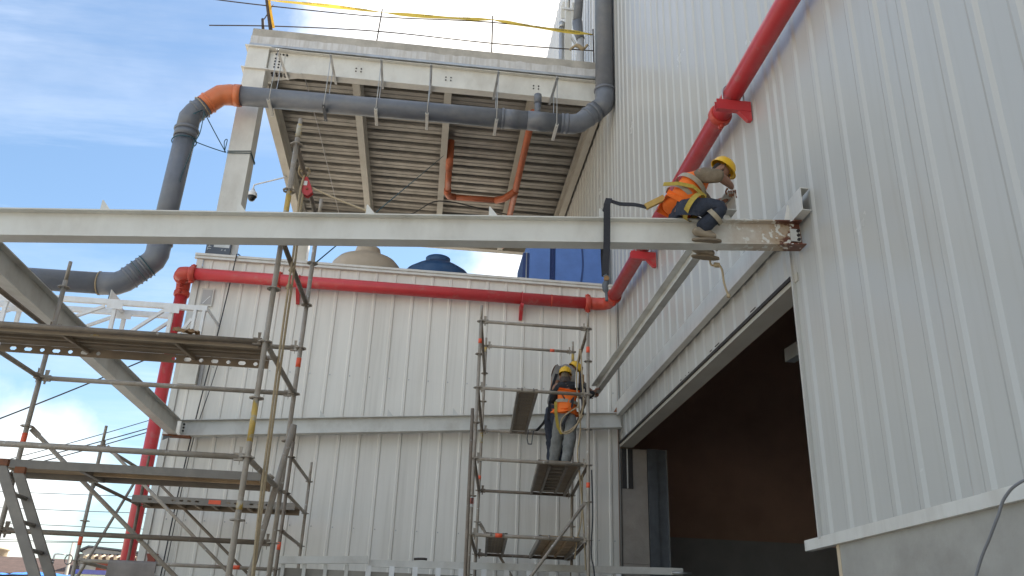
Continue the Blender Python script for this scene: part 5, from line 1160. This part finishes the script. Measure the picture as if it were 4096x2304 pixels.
# standing worker on the tower
dz = 4.015
w2_, J2 = person('worker in orange vest and grey trousers standing on the tower, back to camera', (2.1, 12.35, dz), {
    'pel': (2.10, 12.37, dz + .88), 'sp': (2.11, 12.36, dz + 1.06), 'ch': (2.13, 12.36, dz + 1.25), 'nk': (2.115, 12.40, dz + 1.40), 'hd': (2.10, 12.44, dz + 1.505),
    'rsh': (2.31, 12.38, dz + 1.34), 'rel': (2.46, 12.40, dz + 1.20), 'rha': (2.58, 12.55, dz + 1.33), 'rti': (2.65, 12.62, dz + 1.40),
    'lsh': (1.94, 12.39, dz + 1.33), 'lel': (1.93, 12.56, dz + 1.14), 'lha': (2.12, 12.72, dz + 1.22), 'lti': (2.20, 12.78, dz + 1.26),
    'rhip': (2.19, 12.36, dz + .82), 'rkn': (2.15, 12.33, dz + .44), 'ran': (2.10, 12.36, dz + .11),
    'lhip': (2.02, 12.38, dz + .82), 'lkn': (1.99, 12.52, dz + .46), 'lan': (1.95, 12.66, dz + .11)},
    {'legs': 'jeans', 'shirt': 'shirt_black', 'cuff': .95, 'hair': 'shirt_brown', 'hood': 'leather_dark'}, (0.1, 1, 0), Vector((.22, .95, -.12)).normalized(), Vector((.05, .12, .99)).normalized(), {'r': (.1, 1, 0), 'l': (-.1, 1, 0)}, vtop=False)
hn = MB(); band(hn, [(1.95, 12.22, dz + 1.28), (2.05, 12.215, dz + 1.10), (2.16, 12.215, dz + 1.12), (2.28, 12.23, dz + 1.30)], .040, .006, (0, .2, 1)); hn.build('harness_strap', 'webbing', w2_)
hn = MB(); band(hn, [(2.19, 12.21, dz + 1.20), (2.16, 12.205, dz + .98), (2.10, 12.21, dz + .82), (2.01, 12.22, dz + .66)], .052, .006, (1, 0, .3)); hn.build('harness_strap', 'webbing', w2_)
hn = MB(); band(hn, [(1.93, 12.27, dz + 1.05), (1.93, 12.24, dz + .86), (1.96, 12.23, dz + .66), (2.02, 12.23, dz + .55)], .045, .008, (1, 0, .2)); hn.build('lanyard_pack', 'webbing_yellow', w2_)
MB().tube(smooth_path([(2.03, 12.20, dz + .56), (2.16, 12.20, dz + .62), (2.28, 12.20, dz + .75), (2.34, 12.22, dz + .86)], 5), .014, 6).build('waist_rope', 'rope', w2_)
MB().tube(smooth_path([(2.33, 12.25, dz + 1.62), (2.30, 12.22, dz + 1.4), (2.32, 12.22, dz + 1.15), (2.34, 12.22, dz + .86)], 5), .016, 6).build('tool_lanyard', 'webbing', w2_)
MB().box(2.26, 2.36, 12.24, 12.30, dz + 1.36, dz + 1.50).build('tool_pouch', 'leather', w2_)
MB().obox((2.245, 12.20, dz + 1.52), (2.235, 12.20, dz + 1.27), 0.01, 0.045, (1, 0, 0)).build('blade', 'paper', w2_)
# worker behind, bent over the purlin end
w3_, J3 = person('worker in grey shirt bent over behind the standing worker, helmet half hidden', (2.05, 13.0, dz), {
    'pel': (1.99, 12.98, dz + 1.08), 'sp': (2.02, 12.95, dz + 1.36), 'ch': (2.11, 12.93, dz + 1.78), 'nk': (2.25, 12.95, dz + 1.84), 'hd': (2.335, 13.02, dz + 1.80),
    'rsh': (2.21, 12.76, dz + 1.72), 'rel': (2.40, 12.74, dz + 1.50), 'rha': (2.60, 12.86, dz + 1.42), 'rti': (2.68, 12.92, dz + 1.40),
    'lsh': (2.16, 13.10, dz + 1.72), 'lel': (2.36, 13.20, dz + 1.46), 'lha': (2.56, 13.12, dz + 1.40), 'lti': (2.64, 13.08, dz + 1.42),
    'rhip': (2.05, 12.88, dz + 1.0), 'rkn': (2.10, 12.86, dz + .50), 'ran': (2.06, 12.90, dz + .11),
    'lhip': (1.97, 13.08, dz + 1.0), 'lkn': (2.02, 13.08, dz + .50), 'lan': (1.98, 13.12, dz + .11)},
    {'legs': 'trousers_navy', 'shirt': 'shirt_grey', 'cuff': .95}, (.8, -.1, -.4), Vector((.75, .05, -.66)).normalized(), Vector((.66, 0, .75)).normalized(), {'r': (1, 0, 0), 'l': (1, .1, 0)}, vest=False)
hn = MB(); band(hn, [(2.02, 12.80, dz + 1.66), (1.96, 12.82, dz + 1.45), (1.92, 12.83, dz + 1.15), (1.90, 12.82, dz + .9)], .045, .006, (1, .3, 0)); hn.build('harness_strap', 'webbing', w3_)
LB = thing('clipped_lanyard', 'dark blue strap and hook clipped to the far ledger beside the standing worker', 'lanyard', (1.80, 13.9, 4.7))
b_ = MB(); band(b_, [(1.92, 12.9, 5.05), (1.90, 13.3, 4.99), (1.86, 13.86, 4.99), (1.80, 13.94, 5.0)], .05, .008, (1, 0, 0)); b_.build('web_strap', 'webbing', LB)
b_ = MB(); band(b_, [(1.73, 13.92, 5.01), (1.71, 13.91, 4.86), (1.73, 13.91, 4.77), (1.79, 13.91, 4.77), (1.80, 13.91, 4.9), (1.82, 13.92, 5.0)], .045, .012, (0, 1, 0)); b_.build('snap_hook', 'dark_steel', LB)

# ------------------------------------------------------------------ street beyond, bottom left
def house(name, label, x0, x1, y0_, y1_, h, wallm, roofm, ridge, eave=.5):
    o = thing(name, label, 'house', ((x0 + x1) / 2, (y0_ + y1_) / 2, 0))
    MB().box(x0, x1, y0_, y1_, 0, h).build('wall', wallm, o)
    ym = (y0_ + y1_) / 2
    MB().add([(x0 - eave, y0_ - eave, h - .05), (x1 + eave, y0_ - eave, h - .05), (x1 + eave, ym, h + ridge), (x0 - eave, ym, h + ridge), (x1 + eave, y1_ + eave, h - .05), (x0 - eave, y1_ + eave, h - .05),
              (x0 - eave, y0_ - eave, h - .17), (x1 + eave, y0_ - eave, h - .17), (x1 + eave, ym, h + ridge - .12), (x0 - eave, ym, h + ridge - .12), (x1 + eave, y1_ + eave, h - .17), (x0 - eave, y1_ + eave, h - .17)],
             [(0, 1, 2, 3), (3, 2, 4, 5), (6, 9, 8, 7), (9, 11, 10, 8), (0, 6, 7, 1), (5, 4, 10, 11), (1, 7, 8, 2), (2, 8, 10, 4), (0, 3, 9, 6), (3, 5, 11, 9)]).build('roof', roofm, o)
    return o
h1 = house('house', 'low house with a brown tiled roof at the bottom left', -26.0, -18.2, 50, 57, 4.45, 'house_dark', 'roof_tile', 1.05, .5)
for i in range(4):
    wv = MB().box(-25.2 + i * 1.9, -24.1 + i * 1.9, 49.93, 49.985, 2.6, 4.0).build('window', 'trim', h1); MB().box(-25.1 + i * 1.9, -24.2 + i * 1.9, 49.90, 49.925, 2.7, 3.9).build('pane', 'glass_dark', wv)
MB().box(-26.2, -18.0, 48.6, 49.5, 3.9, 3.98).build('awning', 'galv', h1)
for i in range(4): MB().box(-25.8 + i * 2.4, -25.7 + i * 2.4, 48.7, 48.8, 0, 3.9).build('awning_post', 'white_steel', h1)
h2 = thing('house', 'grey house with a shallow gable and a tiled porch strip', 'house', (-16.5, 54, 0))
MB().prism([(-18.30, 51, 0), (-13.5, 51, 0), (-13.5, 51, 5.62), (-18.0, 51, 5.98), (-18.30, 51, 5.80)], (0, 1, 0), 7).build('wall', 'house_wall', h2)
MB().prism([(-18.50, 50.8, 5.74), (-18.0, 50.8, 6.0), (-13.3, 50.8, 5.66), (-13.3, 50.8, 5.74), (-18.0, 50.8, 6.09), (-18.55, 50.8, 5.82)], (0, 1, 0), 7.4).build('roof', 'dark_steel', h2)
for i in range(22):
    MB().tube([(-17.8 + .2 * i, 50.95, 5.60), (-17.8 + .2 * i, 50.1, 5.38)], 0.10, 8).build('porch_tile', 'roof_tile' if i % 2 else 'house_cream', h2)
MB().box(-17.4, -13.6, 50.93, 50.99, 4.6, 5.3).build('porch_band', 'house_red', h2)
MB().box(-17.0, -15.9, 50.90, 50.925, 3.4, 4.5).build('window', 'glass_dark', h2)
h3 = thing('booth', 'pale yellow booth with a violet top band below the grey house', 'booth', (-16.5, 46, 0))
MB().box(-16.35, -14.9, 45, 47, 0, 4.23).build('wall', 'house_yellow', h3); MB().box(-16.40, -14.85, 44.95, 47.05, 4.24, 4.44).build('top_band', 'violet', h3)
MB().box(-15.9, -15.3, 44.97, 44.995, 3.0, 4.05).build('window', 'glass_dark', h3)
h4 = house('house', 'cream house end at the far left edge with a white tank on top', -32, -24.3, 55, 62, 5.0, 'house_cream', 'roof_tile', 0.3, .2)
tk = thing('water_tank', 'small pale roof tank at the left edge above the houses', 'tank', (-24.6, 55.6, 5.2))
MB().lathe((-24.75, 55.6, 5.2), [(0.50, 0), (0.52, .1), (0.52, .75), (0.60, .80), (0.60, .90), (0.4, 1.0), (0.001, 1.05)], 24).build('body', 'house_cream', tk)
# blue tarpaulin
V = []; F = []
for j in range(7):
    for i in range(25): u, v = i / 24, j / 6; V.append((-19.4 + 3.2 * u, 44 + 2.5 * v, 4.05 + .22 * v + .12 * noise.noise(Vector((u * 5, v * 3, 7)))))
for j in range(6):
    for i in range(24): a = j * 25 + i; F.append((a, a + 1, a + 26, a + 25))
tag(MB().add(V, F, True).build('tarpaulin', 'tarp_bright'), 'bright blue tarpaulin roof low at the bottom left', 'tarpaulin')
# street pole with cable coil, lamp
sp = thing('utility_pole', 'slim concrete pole with a round cable coil', 'pole', (-18.5, 49, 0))
MB().tube([(-18.2, 49, 0), (-18.15, 49, 6.05)], [.13, .08], 10).build('shaft', 'concrete', sp)
MB().tube([(-18.15 + .19 * math.cos(a), 48.85, 5.15 + .24 * math.sin(a)) for a in [2 * math.pi * i / 24 for i in range(25)]], 0.03, 6).build('cable_coil', 'cable', sp)
lm = thing('street_lamp', 'street lamp with a bent arm above the brown roof', 'street lamp', (-19.3, 50, 0))
MB().tube([(-19.75, 51, 0), (-19.75, 51, 5.45), (-19.72, 51, 5.55), (-19.6, 51, 5.58), (-19.15, 51, 5.56)], [.06, .05, .04, .035, .03], 8).build('arm', 'galv', lm)
MB().obox((-19.2, 51, 5.55), (-18.95, 51, 5.54), .09, .05).build('lamp_head', 'galv', lm)
MB().lathe((-19.75, 51, 4.9), [(0.05, 0), (0.10, .05), (.04, .12), (.10, .2), (.04, .27), (.10, .34), (.03, .42)], 10).build('insulator', 'cable', lm)
# overhead wires
WR = [((-30, 38, 7.0), (-6.5, 30, 5.95)), ((-30, 38, 6.4), (-6.5, 30, 5.40)), ((-30, 38, 5.9), (-6.5, 30, 4.87)), ((-26, 40, 5.2), (-7, 34, 4.9)), ((-26, 40, 5.0), (-7, 34, 4.95))]
names_ = ('highest', 'second', 'third', 'fourth', 'lowest')
for (a, b_), nm in zip(WR, names_):
    tag(MB().tube(sag(a, b_, .12, 14), 0.012, 5).build('overhead_wire', 'cable'), '%s of the level overhead wires at the lower left' % nm, 'wire', 'overhead wires')
BW = [((-15.5, 25, 5.35), (-7.8, 25, 9.5), .022), ((-14.5, 25, 5.0), (-7.0, 25, 7.72), .012), ((-14.2, 25, 5.0), (-7.0, 25, 7.46), .016), ((-13.8, 25, 4.95), (-7.0, 25, 7.36), .016)]
for (a, b_, r_), nm in zip(BW, ('thick single wire', 'uppermost thin wire', 'middle thin wire', 'lowest thin wire')):
    tag(MB().tube(sag(a, b_, .10, 14), r_, 5).build('overhead_wire', 'cable'), '%s climbing to the right behind the scaffold' % nm, 'wire', 'overhead wires')
